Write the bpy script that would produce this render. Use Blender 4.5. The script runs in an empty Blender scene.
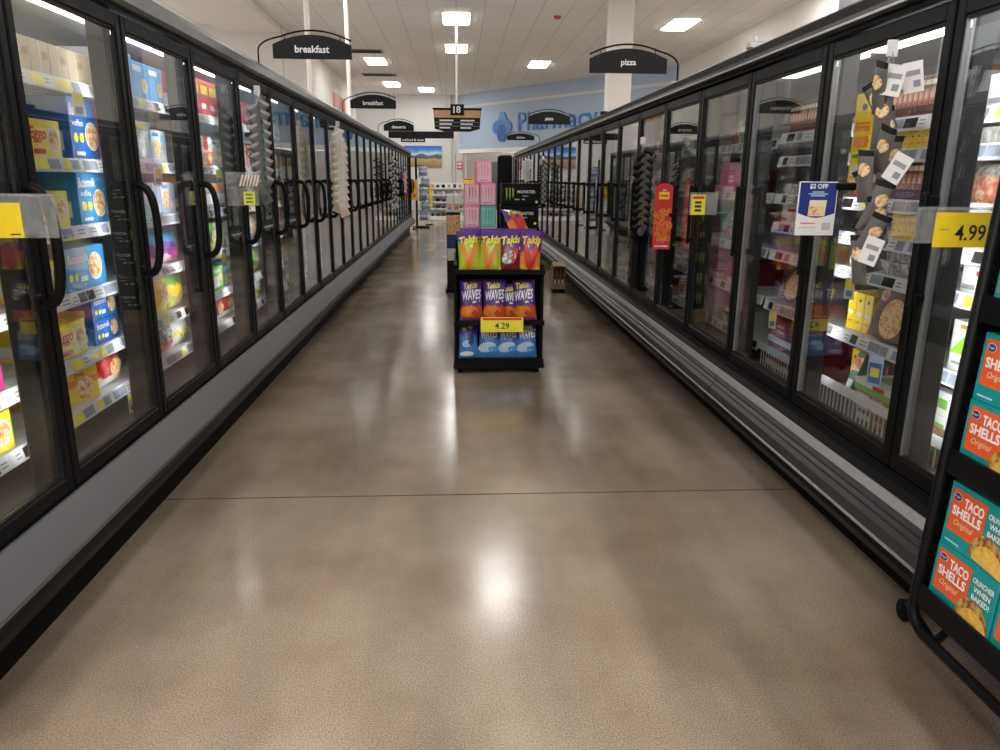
import bpy, math, random
from mathutils import Vector, Matrix
R = random.Random(7)
S = bpy.context.scene
COL = S.collection
PI = math.pi
ORD = ['first','second','third','fourth','fifth','sixth','seventh','eighth','ninth','tenth','eleventh','twelfth','thirteenth',
       'fourteenth','fifteenth','sixteenth','seventeenth','eighteenth','nineteenth','twentieth'] + ['%dth' % i for i in range(21, 60)]

# ------------------------------------------------------------------ materials
MATS = {}
def nd(nt, t, **kw):
    n = nt.nodes.new(t)
    for k, v in kw.items():
        if k in n.inputs: n.inputs[k].default_value = v
        else: setattr(n, k, v)
    return n
def mat(name, col=(.5,.5,.5), rough=.5, metal=0, var=.08, scale=30, coat=0, spec=.5, bump=0):
    if name in MATS: return MATS[name]
    m = bpy.data.materials.new(name); m.use_nodes = True
    nt = m.node_tree; b = nt.nodes['Principled BSDF']
    tc = nd(nt, 'ShaderNodeTexCoord')
    no = nd(nt, 'ShaderNodeTexNoise', Scale=scale, Detail=3.0)
    nt.links.new(tc.outputs['Object'], no.inputs['Vector'])
    cr = nd(nt, 'ShaderNodeMix', data_type='RGBA')
    cr.inputs['A'].default_value = tuple(c*(1-var) for c in col)+(1,)
    cr.inputs['B'].default_value = tuple(min(1, c*(1+var)) for c in col)+(1,)
    for i in cr.inputs:
        if i.type == 'RGBA':
            pass
    ins = [i for i in cr.inputs if i.type == 'RGBA']
    ins[0].default_value = tuple(c*(1-var) for c in col)+(1,)
    ins[1].default_value = tuple(min(1, c*(1+var)) for c in col)+(1,)
    nt.links.new(no.outputs['Fac'], cr.inputs[0])
    out = [o for o in cr.outputs if o.type == 'RGBA'][0]
    nt.links.new(out, b.inputs['Base Color'])
    b.inputs['Roughness'].default_value = rough; b.inputs['Metallic'].default_value = metal
    b.inputs['Specular IOR Level'].default_value = spec
    if coat: b.inputs['Coat Weight'].default_value = coat; b.inputs['Coat Roughness'].default_value = .08
    if bump:
        bp = nd(nt, 'ShaderNodeBump', Strength=bump, Distance=.01)
        nt.links.new(no.outputs['Fac'], bp.inputs['Height']); nt.links.new(bp.outputs['Normal'], b.inputs['Normal'])
    MATS[name] = m; return m
def ramp_mat(name, stops, scale=40, rough=.5, kind='noise', bump=0, detail=6, coat=0):
    if name in MATS: return MATS[name]
    m = bpy.data.materials.new(name); m.use_nodes = True
    nt = m.node_tree; b = nt.nodes['Principled BSDF']
    tc = nd(nt, 'ShaderNodeTexCoord')
    if kind == 'noise':
        t = nd(nt, 'ShaderNodeTexNoise', Scale=scale, Detail=float(detail)); o = t.outputs['Fac']
    else:
        t = nd(nt, 'ShaderNodeTexVoronoi', Scale=scale); o = t.outputs['Color']
        sp = nd(nt, 'ShaderNodeSeparateColor'); nt.links.new(o, sp.inputs[0]); o = sp.outputs[0]
    nt.links.new(tc.outputs['Object'], t.inputs['Vector'])
    r = nd(nt, 'ShaderNodeValToRGB'); el = r.color_ramp.elements
    for i, (p, c) in enumerate(stops):
        e = el[i] if i < 2 else el.new(p)
        e.position = p; e.color = c+(1,)
    nt.links.new(o, r.inputs[0]); nt.links.new(r.outputs[0], b.inputs['Base Color'])
    b.inputs['Roughness'].default_value = rough
    if coat: b.inputs['Coat Weight'].default_value = coat
    if bump:
        bp = nd(nt, 'ShaderNodeBump', Strength=bump, Distance=.01)
        nt.links.new(o, bp.inputs['Height']); nt.links.new(bp.outputs['Normal'], b.inputs['Normal'])
    MATS[name] = m; return m
def emit(name, col, st):
    if name in MATS: return MATS[name]
    m = bpy.data.materials.new(name); m.use_nodes = True; nt = m.node_tree; nt.nodes.clear()
    e = nd(nt, 'ShaderNodeEmission', Color=col+(1,), Strength=st); o = nd(nt, 'ShaderNodeOutputMaterial')
    tc = nd(nt, 'ShaderNodeTexCoord'); no = nd(nt, 'ShaderNodeTexNoise', Scale=3.0)
    nt.links.new(tc.outputs['Object'], no.inputs['Vector'])
    mr = nd(nt, 'ShaderNodeMapRange'); mr.inputs['To Min'].default_value = st*.95; mr.inputs['To Max'].default_value = st*1.05
    nt.links.new(no.outputs['Fac'], mr.inputs['Value']); nt.links.new(mr.outputs[0], e.inputs['Strength'])
    nt.links.new(e.outputs[0], o.inputs[0]); MATS[name] = m; return m
def glass(name, tint=.93, f0=.05, rough=0.0, milk=0, milkc=(.8,.8,.8)):
    if name in MATS: return MATS[name]
    m = bpy.data.materials.new(name); m.use_nodes = True; nt = m.node_tree; nt.nodes.clear()
    o = nd(nt, 'ShaderNodeOutputMaterial'); mix = nd(nt, 'ShaderNodeMixShader')
    tr = nd(nt, 'ShaderNodeBsdfTransparent', Color=(tint, tint, tint*.99, 1))
    gl = nd(nt, 'ShaderNodeBsdfGlossy', Roughness=rough, Color=(.95,.97,.97,1))
    lw = nd(nt, 'ShaderNodeLayerWeight', Blend=.5)
    pw = nd(nt, 'ShaderNodeMath', operation='POWER'); pw.inputs[1].default_value = 5
    ma = nd(nt, 'ShaderNodeMath', operation='MULTIPLY_ADD'); ma.inputs[1].default_value = 1-f0; ma.inputs[2].default_value = f0
    nt.links.new(lw.outputs['Facing'], pw.inputs[0]); nt.links.new(pw.outputs[0], ma.inputs[0])
    nt.links.new(ma.outputs[0], mix.inputs[0])
    if milk:
        df = nd(nt, 'ShaderNodeBsdfDiffuse', Color=milkc+(1,)); m2 = nd(nt, 'ShaderNodeMixShader'); 
        no = nd(nt, 'ShaderNodeTexNoise', Scale=60.0); tc = nd(nt, 'ShaderNodeTexCoord'); nt.links.new(tc.outputs['Object'], no.inputs['Vector'])
        mm = nd(nt, 'ShaderNodeMath', operation='MULTIPLY'); mm.inputs[1].default_value = milk*2
        nt.links.new(no.outputs['Fac'], mm.inputs[0]); nt.links.new(mm.outputs[0], m2.inputs[0])
        nt.links.new(tr.outputs[0], m2.inputs[1]); nt.links.new(df.outputs[0], m2.inputs[2]); nt.links.new(m2.outputs[0], mix.inputs[1])
    else:
        nt.links.new(tr.outputs[0], mix.inputs[1])
    nt.links.new(gl.outputs[0], mix.inputs[2]); nt.links.new(mix.outputs[0], o.inputs[0])
    MATS[name] = m; return m

C = {}
def c(name, col, rough=.45, **k): C[name] = mat(name, col, rough, **k)
c('black', (.005,.005,.0055), .4, spec=.1); c('matte_black', (.005,.005,.0055), .55, spec=.1); c('charcoal', (.012,.012,.013), .5, spec=.15); c('post_grey', (.04,.04,.042), .5, spec=.2)
c('canopy_grey', (.13,.13,.133), .35); c('canopy_dark', (.04,.04,.042), .35, spec=.3); c('bounce_white', (.75,.75,.73), .6); c('bumper_grey', (.085,.085,.09), .42); c('bumper_dark', (.035,.035,.037), .42, spec=.35)
c('silver', (.45,.45,.46), .35, metal=.6); c('gasket_lit', (.17,.175,.18), .4, metal=.2); c('interior', (.42,.43,.43), .5); c('interior_dark', (.1,.1,.1), .55); c('shelf_white', (.62,.63,.63), .4)
c('white', (.8,.8,.78), .5); c('paper', (.75,.74,.72), .6); c('tag_grey', (.22,.25,.3), .5); c('tag_blue', (.05,.12,.38), .5)
c('yellow', (.85,.62,.02), .45); c('lemon', (.85,.75,.05), .45); c('tan', (.5,.4,.26), .6); c('cream', (.75,.66,.48), .55); c('kraft', (.36,.23,.12), .7)
c('red', (.62,.03,.03), .4); c('dark_red', (.22,.02,.03), .4); c('orange', (.8,.25,.03), .45); c('orange_red', (.72,.10,.02), .45)
c('blue', (.02,.14,.50), .4); c('sky', (.05,.30,.62), .4); c('teal', (.0,.27,.27), .42); c('aqua', (.09,.50,.42), .4); c('pale_blue', (.42,.58,.75), .4); c('navy', (.015,.03,.19), .45)
c('pink', (.85,.30,.46), .4); c('pale_pink', (.85,.55,.62), .4); c('hot_pink', (.7,.03,.25), .4); c('purple', (.09,.03,.25), .3, coat=.4); c('violet', (.2,.05,.32), .3, coat=.4)
c('lime', (.48,.55,.03), .3, coat=.4); c('chip_orange', (.75,.22,.02), .4); c('wave_blue', (.06,.2,.5), .28, coat=.5); c('maroon', (.16,.01,.03), .3, coat=.4); c('wave_red', (.55,.07,.03), .3, coat=.4)
c('green', (.06,.35,.06), .45); c('leaf', (.2,.5,.08), .5); c('bright_green', (.3,.75,.05), .4); c('dark_green', (.01,.16,.09), .5); c('brown', (.12,.055,.03), .5); c('pouch_grey', (.13,.12,.115), .35); c('text_black', (.01,.01,.01), .5)
c('grey', (.3,.3,.3), .5); c('pharm_blue', (.07,.22,.55), .4); c('pharm_dark', (.03,.11,.34), .4); c('pharm_light', (.12,.32,.64), .4); c('wood', (.52,.30,.14), .5, var=.2, scale=9); c('bag_blue', (.24,.29,.4), .35)
FOODS = {
 'pizza': ramp_mat('pizza_food', [(.3,(.35,.10,.02)),(.45,(.75,.42,.13)),(.55,(.85,.65,.35)),(.63,(.6,.14,.04)),(.72,(.82,.7,.45))], 34),
 'waffle': ramp_mat('waffle_food', [(.3,(.35,.13,.03)),(.48,(.75,.42,.12)),(.58,(.85,.75,.55)),(.7,(.65,.08,.05))], 50),
 'veg': ramp_mat('vegetable_food', [(.3,(.1,.25,.03)),(.45,(.5,.5,.1)),(.55,(.8,.72,.4)),(.68,(.7,.25,.05))], 45),
 'meat': ramp_mat('meat_food', [(.3,(.28,.05,.03)),(.48,(.6,.2,.1)),(.6,(.8,.55,.4)),(.72,(.35,.1,.05))], 28),
 'taco': ramp_mat('taco_filling', [(.28,(.08,.02,.01)),(.42,(.3,.09,.03)),(.5,(.55,.2,.06)),(.58,(.35,.4,.05)),(.7,(.7,.45,.15))], 70),
 'shell': ramp_mat('taco_shell', [(.3,(.6,.33,.05)),(.6,(.82,.52,.1))], 60),
 'crinkle': ramp_mat('clear_plastic_wrap', [(.35,(.25,.24,.22)),(.5,(.5,.48,.44)),(.62,(.8,.8,.78))], 35, .2),
 'redfood': ramp_mat('pepperoni', [(.0,(.6,.1,.02)),(.4,(.8,.4,.05)),(.7,(.45,.03,.02)),(1,(.7,.15,.03))], 38, kind='voronoi'),
 'blackbits': ramp_mat('dark_label', [(.4,(.02,.02,.02)),(.55,(.06,.05,.05)),(.65,(.3,.2,.12))], 40),
}
C.update(FOODS)
GLASS = glass('door_glass', .88, .085); CLEAR = glass('clear_plastic', .9, .06, .05, .14)
WRAP = glass('shelf_wrap', .85, .08, .1, .2)

# ------------------------------------------------------------------ mesh builder
TXT = {}
def text2d(body, ext=0.0, bold=.0):
    k = (body, ext, bold)
    if k in TXT: return TXT[k]
    cu = bpy.data.curves.new('t', 'FONT'); cu.body = body; cu.size = 1; cu.offset = bold; cu.extrude = ext; cu.resolution_u = 3
    cu.align_x = 'CENTER'; cu.space_line = .85
    o = bpy.data.objects.new('t', cu); COL.objects.link(o)
    dg = bpy.context.evaluated_depsgraph_get(); me = o.evaluated_get(dg).to_mesh()
    v = [tuple(p.co) for p in me.vertices]; f = [tuple(p.vertices) for p in me.polygons]
    o.evaluated_get(dg).to_mesh_clear(); bpy.data.objects.remove(o); bpy.data.curves.remove(cu)
    xs = [p[0] for p in v]; ys = [p[1] for p in v]
    cx, cy = (min(xs)+max(xs))/2, (min(ys)+max(ys))/2
    v = [(p[0]-cx, p[1]-cy, p[2]) for p in v]
    TXT[k] = (v, f, max(xs)-min(xs), max(ys)-min(ys)); return TXT[k]

class MB:
    def __init__(s): s.v = []; s.f = []; s.m = []; s.sm = []; s.ml = []
    def mi(s, m):
        if isinstance(m, str): m = C[m]
        if m not in s.ml: s.ml.append(m)
        return s.ml.index(m)
    def add(s, vs, fs, m, smooth=False):
        b = len(s.v); i = s.mi(m); s.v += [tuple(p) for p in vs]
        for f in fs: s.f.append(tuple(b+k for k in f)); s.m.append(i); s.sm.append(smooth)
        return s
    def box(s, x0, y0, z0, x1, y1, z1, m, bev=0):
        if x0 > x1: x0, x1 = x1, x0
        if y0 > y1: y0, y1 = y1, y0
        if z0 > z1: z0, z1 = z1, z0
        if bev:
            b = min(bev, (x1-x0)*.45, (y1-y0)*.45, (z1-z0)*.45)
            vs = []; ix = {}
            for a, X in enumerate((x0, x1)):
                for d, Y in enumerate((y0, y1)):
                    for e, Z in enumerate((z0, z1)):
                        sx, sy, sz = 1-2*a, 1-2*d, 1-2*e
                        for k, (p, q, r) in enumerate(((0,1,1),(1,0,1),(1,1,0))):
                            ix[a,d,e,k] = len(vs); vs.append((X+sx*b*p, Y+sy*b*q, Z+sz*b*r))
            I = lambda a,d,e,k: ix[a,d,e,k]
            fs = [(I(0,0,0,0),I(0,0,1,0),I(0,1,1,0),I(0,1,0,0)),(I(1,0,0,0),I(1,1,0,0),I(1,1,1,0),I(1,0,1,0)),
                  (I(0,0,0,1),I(1,0,0,1),I(1,0,1,1),I(0,0,1,1)),(I(0,1,0,1),I(0,1,1,1),I(1,1,1,1),I(1,1,0,1)),
                  (I(0,0,0,2),I(0,1,0,2),I(1,1,0,2),I(1,0,0,2)),(I(0,0,1,2),I(1,0,1,2),I(1,1,1,2),I(0,1,1,2))]
            for d in (0,1):
                for e in (0,1):
                    fs.append((I(0,d,e,1),I(1,d,e,1),I(1,d,e,2),I(0,d,e,2)))
                    fs.append((I(d,0,e,0),I(d,1,e,0),I(d,1,e,2),I(d,0,e,2)))
                    fs.append((I(d,e,0,0),I(d,e,1,0),I(d,e,1,1),I(d,e,0,1)))
            for a in (0,1):
                for d in (0,1):
                    for e in (0,1): fs.append((I(a,d,e,0),I(a,d,e,1),I(a,d,e,2)))
            return s.add(vs, fs, m)
        vs = [(x0,y0,z0),(x1,y0,z0),(x1,y1,z0),(x0,y1,z0),(x0,y0,z1),(x1,y0,z1),(x1,y1,z1),(x0,y1,z1)]
        return s.add(vs, [(0,3,2,1),(4,5,6,7),(0,1,5,4),(1,2,6,5),(2,3,7,6),(3,0,4,7)], m)
    def quad(s, a, b, cc, d, m): return s.add([a,b,cc,d], [(0,1,2,3)], m)
    def prism(s, prof, y0, y1, m, ax='y'):                      # profile of (x,z) swept along y (or (y,z) along x; (x,y) along z)
        n = len(prof)
        def P(p, t): return (p[0], t, p[1]) if ax == 'y' else ((t, p[0], p[1]) if ax == 'x' else (p[0], p[1], t))
        vs = [P(p, y0) for p in prof]+[P(p, y1) for p in prof]
        fs = [(i, (i+1) % n, (i+1) % n+n, i+n) for i in range(n)]+[tuple(range(n)), tuple(range(2*n-1, n-1, -1))]
        return s.add(vs, fs, m)
    def disc(s, fn, cx, cy, rx, ry, m, n=20):
        vs = [fn(cx, cy)]+[fn(cx+rx*math.cos(2*PI*i/n), cy+ry*math.sin(2*PI*i/n)) for i in range(n)]
        return s.add(vs, [(0, 1+i, 1+(i+1) % n) for i in range(n)], m)
    def tube(s, pts, r, m, n=8, closed=False):
        pts = [Vector(p) for p in pts]; k = len(pts); vs = []; prev = None
        for i, p in enumerate(pts):
            a = pts[(i-1) % k] if (closed or i > 0) else p; b = pts[(i+1) % k] if (closed or i < k-1) else p
            t = (b-a).normalized()
            if prev is None: prev = t.orthogonal().normalized()
            u = (prev-t*prev.dot(t)); u = u.normalized() if u.length > 1e-6 else t.orthogonal().normalized()
            prev = u; w = t.cross(u)
            vs += [p+(u*math.cos(2*PI*j/n)+w*math.sin(2*PI*j/n))*r for j in range(n)]
        fs = []
        for i in range(k if closed else k-1):
            q = (i+1) % k
            fs += [(i*n+j, i*n+(j+1) % n, q*n+(j+1) % n, q*n+j) for j in range(n)]
        if not closed: fs += [tuple(range(n-1, -1, -1)), tuple((k-1)*n+j for j in range(n))]
        return s.add(vs, fs, m, True)
    def cyl(s, x, y, z0, z1, r0, m, r1=None, n=16):
        r1 = r0 if r1 is None else r1
        vs = [(x+r0*math.cos(2*PI*i/n), y+r0*math.sin(2*PI*i/n), z0) for i in range(n)]+[(x+r1*math.cos(2*PI*i/n), y+r1*math.sin(2*PI*i/n), z1) for i in range(n)]
        s.add(vs, [(i, (i+1) % n, (i+1) % n+n, i+n) for i in range(n)], m, True)
        return s.add(vs, [tuple(range(n-1,-1,-1)), tuple(range(n, 2*n))], m)
    def text(s, fn, body, cx, cy, h, m, bold=.0, wmax=None, slant=0, rot=0, sx=1):
        v, f, W, H = text2d(body, 0, bold)
        k = h/H; kx = k*sx
        if wmax and W*kx > wmax: kx = wmax/W
        cr, sr = math.cos(rot), math.sin(rot)
        out = []
        for p in v:
            a, b = p[0]*kx+slant*p[1]*k, p[1]*k
            out.append(fn(cx+a*cr-b*sr, cy+a*sr+b*cr))
        return s.add(out, f, m)
    def solid_text(s, tr, body, h, depth, m, bold=0):
        v, f, W, H = text2d(body, .5, bold); k = h/H
        return s.add([tr(p[0]*k, p[1]*k, p[2]*depth) for p in v], f, m)
    def mesh(s, name):
        me = bpy.data.meshes.new(name); me.from_pydata(s.v, [], s.f)
        for m in s.ml: me.materials.append(m)
        me.polygons.foreach_set('material_index', s.m); me.polygons.foreach_set('use_smooth', s.sm); me.update()
        return me

LABELS = {}
def link(name, data, parent=None, loc=None, rot=None):
    o = bpy.data.objects.new(name, data); COL.objects.link(o)
    if parent: o.parent = parent
    if loc: o.location = loc
    if rot: o.rotation_euler = rot
    return o
def tag(o, label, cat, group=None):
    o['label'] = label; o['category'] = cat
    if group: o['group'] = group
    LABELS.setdefault(label, []).append(o)
    n = len(label.split())
    if n < 4 or n > 16: print('LABEL LEN', n, label)
    return o
def thing(name, label, cat, loc=(0,0,0), rot=0, group=None):
    o = link(name, None, None, loc, (0,0,rot)); return tag(o, label, cat, group)
def one(name, mb, label, cat, loc=(0,0,0), rot=(0,0,0), group=None):
    me = mb if isinstance(mb, bpy.types.Mesh) else mb.mesh(name)
    return tag(link(name, me, None, loc, rot), label, cat, group)
def struct(name, mb):
    o = link(name, mb.mesh(name)); o['kind'] = 'structure'; return o
def part(name, mb, parent, loc=None, rot=None, label=None):
    me = mb if isinstance(mb, bpy.types.Mesh) else mb.mesh(name)
    o = link(name, me, parent, loc, rot)
    if label: o['label'] = label
    return o

# ------------------------------------------------------------------ setting
XL, XR, W = -1.282, 1.453, .775
def floor_mat():
    m = bpy.data.materials.new('polished_concrete'); m.use_nodes = True; nt = m.node_tree; b = nt.nodes['Principled BSDF']; L = nt.links.new
    tc = nd(nt, 'ShaderNodeTexCoord')
    n1 = nd(nt, 'ShaderNodeTexNoise', Scale=.9, Detail=5.0, Roughness=.6); L(tc.outputs['Object'], n1.inputs[0])
    r1 = nd(nt, 'ShaderNodeValToRGB'); e = r1.color_ramp.elements
    e[0].position = .3; e[0].color = (.25,.185,.130,1); e[1].position = .68; e[1].color = (.47,.395,.315,1)
    L(n1.outputs['Fac'], r1.inputs[0])
    n2 = nd(nt, 'ShaderNodeTexNoise', Scale=210.0, Detail=4.0, Roughness=.8); L(tc.outputs['Object'], n2.inputs[0])
    r2 = nd(nt, 'ShaderNodeValToRGB'); e = r2.color_ramp.elements
    e[0].position = .34; e[0].color = (.42,.40,.38,1); e[1].position = .64; e[1].color = (1.35,1.33,1.3,1)
    L(n2.outputs['Fac'], r2.inputs[0])
    mx = nd(nt, 'ShaderNodeVectorMath', operation='MULTIPLY'); L(r1.outputs[0], mx.inputs[0]); L(r2.outputs[0], mx.inputs[1])
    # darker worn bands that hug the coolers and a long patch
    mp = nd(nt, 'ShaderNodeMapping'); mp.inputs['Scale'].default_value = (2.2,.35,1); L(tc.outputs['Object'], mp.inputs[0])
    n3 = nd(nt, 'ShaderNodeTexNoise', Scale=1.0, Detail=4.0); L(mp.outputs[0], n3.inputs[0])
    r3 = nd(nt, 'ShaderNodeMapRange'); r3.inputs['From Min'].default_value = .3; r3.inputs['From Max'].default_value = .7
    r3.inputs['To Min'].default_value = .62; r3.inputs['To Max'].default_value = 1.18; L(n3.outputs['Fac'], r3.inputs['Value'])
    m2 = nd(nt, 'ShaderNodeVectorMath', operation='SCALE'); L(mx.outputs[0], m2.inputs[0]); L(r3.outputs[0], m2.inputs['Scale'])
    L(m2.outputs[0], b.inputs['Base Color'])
    rr = nd(nt, 'ShaderNodeMapRange'); rr.inputs['To Min'].default_value = .13; rr.inputs['To Max'].default_value = .22
    L(n3.outputs['Fac'], rr.inputs['Value']); L(rr.outputs[0], b.inputs['Roughness'])
    b.inputs['Specular IOR Level'].default_value = .4
    n4 = nd(nt, 'ShaderNodeTexNoise', Scale=3.5, Detail=2.0); L(tc.outputs['Object'], n4.inputs[0])
    bp = nd(nt, 'ShaderNodeBump', Strength=.12, Distance=.01); L(n4.outputs['Fac'], bp.inputs['Height'])
    L(bp.outputs['Normal'], b.inputs['Normal'])
    return m
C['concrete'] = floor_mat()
def ceil_mat():
    m = bpy.data.materials.new('ceiling_tile'); m.use_nodes = True; nt = m.node_tree; b = nt.nodes['Principled BSDF']; L = nt.links.new
    tc = nd(nt, 'ShaderNodeTexCoord'); br = nd(nt, 'ShaderNodeTexBrick', Scale=1.0); br.offset = 0
    br.inputs['Color1'].default_value = (.82,.79,.76,1); br.inputs['Color2'].default_value = (.79,.76,.73,1); br.inputs['Mortar'].default_value = (.6,.57,.54,1)
    br.inputs['Brick Width'].default_value = .61; br.inputs['Row Height'].default_value = 1.22; br.inputs['Mortar Size'].default_value = .012
    L(tc.outputs['Object'], br.inputs[0]); L(br.outputs[0], b.inputs['Base Color']); b.inputs['Roughness'].default_value = .85; return m
C['tile'] = ceil_mat()
C['wall_white'] = mat('wall_white', (.66,.645,.62), .7, var=.03, scale=2); C['wall_blue'] = mat('wall_blue', (.40,.49,.62), .7, var=.03, scale=2)
C['wall_tan'] = mat('wall_tan', (.6,.55,.5), .7, var=.04, scale=2); C['wall_cream'] = mat('wall_cream', (.8,.75,.69), .7, var=.03, scale=2)
C['joint'] = mat('joint_dark', (.045,.035,.028), .7)
H = 4.9
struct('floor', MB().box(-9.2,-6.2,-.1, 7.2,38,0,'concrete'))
j = MB().box(-1.319,3.143,0, 1.56,3.149,.0012,'joint')
o = struct('trim_1', j)
o = struct('trim_2', MB().box(-1.319,9.243,0, 1.56,9.25,.0012,'joint'))
struct('ceiling', MB().box(-9.2,-6.2,H, 7.2,38,H+.1,'tile'))
struct('trim_3', MB().box(-5.6,-6.0,H-.16,-4.2,19.5,H-.001,'wall_cream'))
struct('wall_front', MB().box(-9.2,-6.2,0,7.2,-6.0,1.0,'wall_cream').box(-9.2,-6.2,3.9,7.2,-6.0,H,'wall_cream'))  # middle band left open so world light fills the room from behind
struct('wall_right', MB().box(7.0,-6.0,0,7.2,38,H,'wall_cream'))
struct('wall_left', MB().box(-9.2,19.5,0,-4.2,19.7,H,'wall_tan').box(-4.4,19.7,0,-4.2,33,H,'wall_cream'))
wb = MB().box(-4.4,34.3,0,-.25,34.5,H,'wall_white').box(-.25,34.42,2.46,.12,34.6,H,'wall_white').box(-.25,36.8,0,7.0,37.0,2.6,'wall_tan').box(-.25,34.4,0,-.1,36.8,H,'wall_white')
struct('wall_back', wb)
# angled blue pharmacy bulkhead
A, B = Vector((.1,34.3)), Vector((7.0,24.64)); dv = (B-A).normalized(); nv = Vector((-dv.y, dv.x))   # nv points away (back)
if nv.y < 0: nv = -nv
def bulk(off, z0, z1, m, th=.2, t0=0, t1=None):
    a = A+dv*t0; b = B if t1 is None else A+dv*t1
    q = [a+nv*off, b+nv*off, b+nv*(off+th), a+nv*(off+th)]
    return MB().prism([(p.x, p.y) for p in q], z0, z1, m, 'z')
struct('wall_pharmacy', bulk(0, 2.62, H, 'wall_blue'))
struct('trim_4', bulk(-.06, 2.46, 2.62, 'white', .4)); struct('trim_5', bulk(-.03, 4.33, 4.43, 'wall_white', .028))
struct('trim_6', MB().box(6.9,-6,3.0,7.0,14.3,H,'bumper_grey'))
struct('column_pharmacy', MB().box(-.05,34.1,0,.25,34.4,2.46,'wall_white', .01).box(.33,34.0,0,.4,34.2,2.46,'wall_white'))
def P_on(t, z, d=0): p = A+dv*t-nv*d; return (p.x, p.y, z)
# pharmacy lettering and emblem stand on the blue wall
tt = lambda x: (x-.1)/dv.x
pc = tt(3.72)
pm = MB().solid_text(lambda a, b, d: P_on(pc+a*1.0, 3.47+b, .04+d), 'Pharmacy', .92, .05, 'pharm_blue', 0)
# stretch lettering to its measured run
xs = [v for v in pm.v]; 
ts = [(Vector((v[0], v[1]))-A).dot(dv) for v in xs]; t0, t1 = min(ts), max(ts); T0, T1 = tt(2.45), tt(4.98)
nvv = []
for v, t in zip(xs, ts):
    dlt = T0+(t-t0)/(t1-t0)*(T1-T0)-t; nvv.append((v[0]+dv.x*dlt, v[1]+dv.y*dlt, v[2]))
pm.v = nvv
one('pharmacy_lettering', pm, 'large blue raised letters reading Pharmacy on the pale blue wall', 'sign')
ec = (tt(1.53)+tt(2.21))/2; er = (tt(2.21)-tt(1.53))/2
def petal(cx, cz, rx, rz, m, d0, d1):
    k = MB(); n = 24; prof = [(cx+rx*math.copysign(abs(math.cos(2*PI*i/n))**.85, math.cos(2*PI*i/n)), cz+rz*math.copysign(abs(math.sin(2*PI*i/n))**.85, math.sin(2*PI*i/n))) for i in range(n)]
    vs = [P_on(p[0], p[1], d1) for p in prof]+[P_on(p[0], p[1], d0) for p in prof]
    return k.add(vs, [(i, (i+1) % n, (i+1) % n+n, i+n) for i in range(n)]+[tuple(range(n)), tuple(range(2*n-1,n-1,-1))], m)
em = thing('pharmacy_emblem', 'four petal blue cross emblem left of the Pharmacy lettering', 'sign', P_on(ec, 2.86))
nb = tuple(-k for k in P_on(ec, 2.86))
part('cross_upright', petal(ec, 3.44, er*.5, .58, 'pharm_light', .003, .05), em, nb); part('cross_bar', petal(ec, 3.42, er*1.05, .31, 'pharm_blue', .05, .07), em, nb)
part('cross_pill', petal(ec-er*.02, 3.2, er*.5, .34, 'pharm_dark', .07, .075), em, nb)
# landscape mural on the white wall
def mural_mat():
    m = bpy.data.materials.new('landscape_print'); m.use_nodes = True; nt = m.node_tree; b = nt.nodes['Principled BSDF']; L = nt.links.new
    tc = nd(nt, 'ShaderNodeTexCoord'); sp = nd(nt, 'ShaderNodeSeparateXYZ'); L(tc.outputs['Object'], sp.inputs[0])
    n = nd(nt, 'ShaderNodeTexNoise', Scale=2.5, Detail=5.0); L(tc.outputs['Object'], n.inputs[0])
    a = nd(nt, 'ShaderNodeMath', operation='MULTIPLY_ADD'); a.inputs[1].default_value = .35; L(n.outputs['Fac'], a.inputs[0]); L(sp.outputs['Z'], a.inputs[2])
    r = nd(nt, 'ShaderNodeValToRGB'); e = r.color_ramp.elements
    e[0].position = 0; e[0].color = (.22,.12,.06,1); e[1].position = 1; e[1].color = (.03,.15,.5,1)
    for p, cc in ((.40,(.42,.27,.12)),(.52,(.5,.36,.2)),(.56,(.05,.09,.10)),(.68,(.10,.16,.2)),(.72,(.55,.68,.8)),(.85,(.1,.3,.65))):
        q = e.new(p); q.color = cc+(1,)
    L(a.outputs[0], r.inputs[0]); L(r.outputs[0], b.inputs['Base Color']); b.inputs['Roughness'].default_value = .6; return m
C['mural'] = mural_mat()
one('landscape_picture', MB().box(-.83,0,0,.83,.04,.9,'mural'), 'wide landscape photo print of fields and blue sky on the white back wall', 'picture', (-1.52,34.25,1.87))
C['mural_orange'] = ramp_mat('orange_print', [(.3,(.5,.09,.03)),(.5,(.75,.28,.12)),(.7,(.8,.45,.3))], 1.5)
one('wall_graphic', MB().box(0,0,0,.03,2.7,.7,'mural_orange'), 'orange graphic panel high on the side wall behind the breakfast cooler', 'wall graphic', (-4.199,27.0,3.5))
one('notice_sign', MB().box(-.12,-.02,-.17,.12,0,.17,'red').box(-.09,-.024,.02,.09,-.019,.12,'paper').box(-.09,-.024,-.12,.09,-.019,-.03,'pale_pink'),
    'small red notice on the white post beside the pharmacy opening', 'sign', (.10,34.09,1.95))
# columns
struct('column_right', MB().box(3.1,16.0,0,3.56,16.46,H,'wall_cream',.01).box(3.04,15.97,0,3.10,16.1,H,'white'))
struct('column_left', MB().cyl(-2.19,12,0,H,.042,'wall_cream')); struct('column_middle', MB().cyl(-2.15,16,0,H,.045,'wall_cream'))

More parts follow.
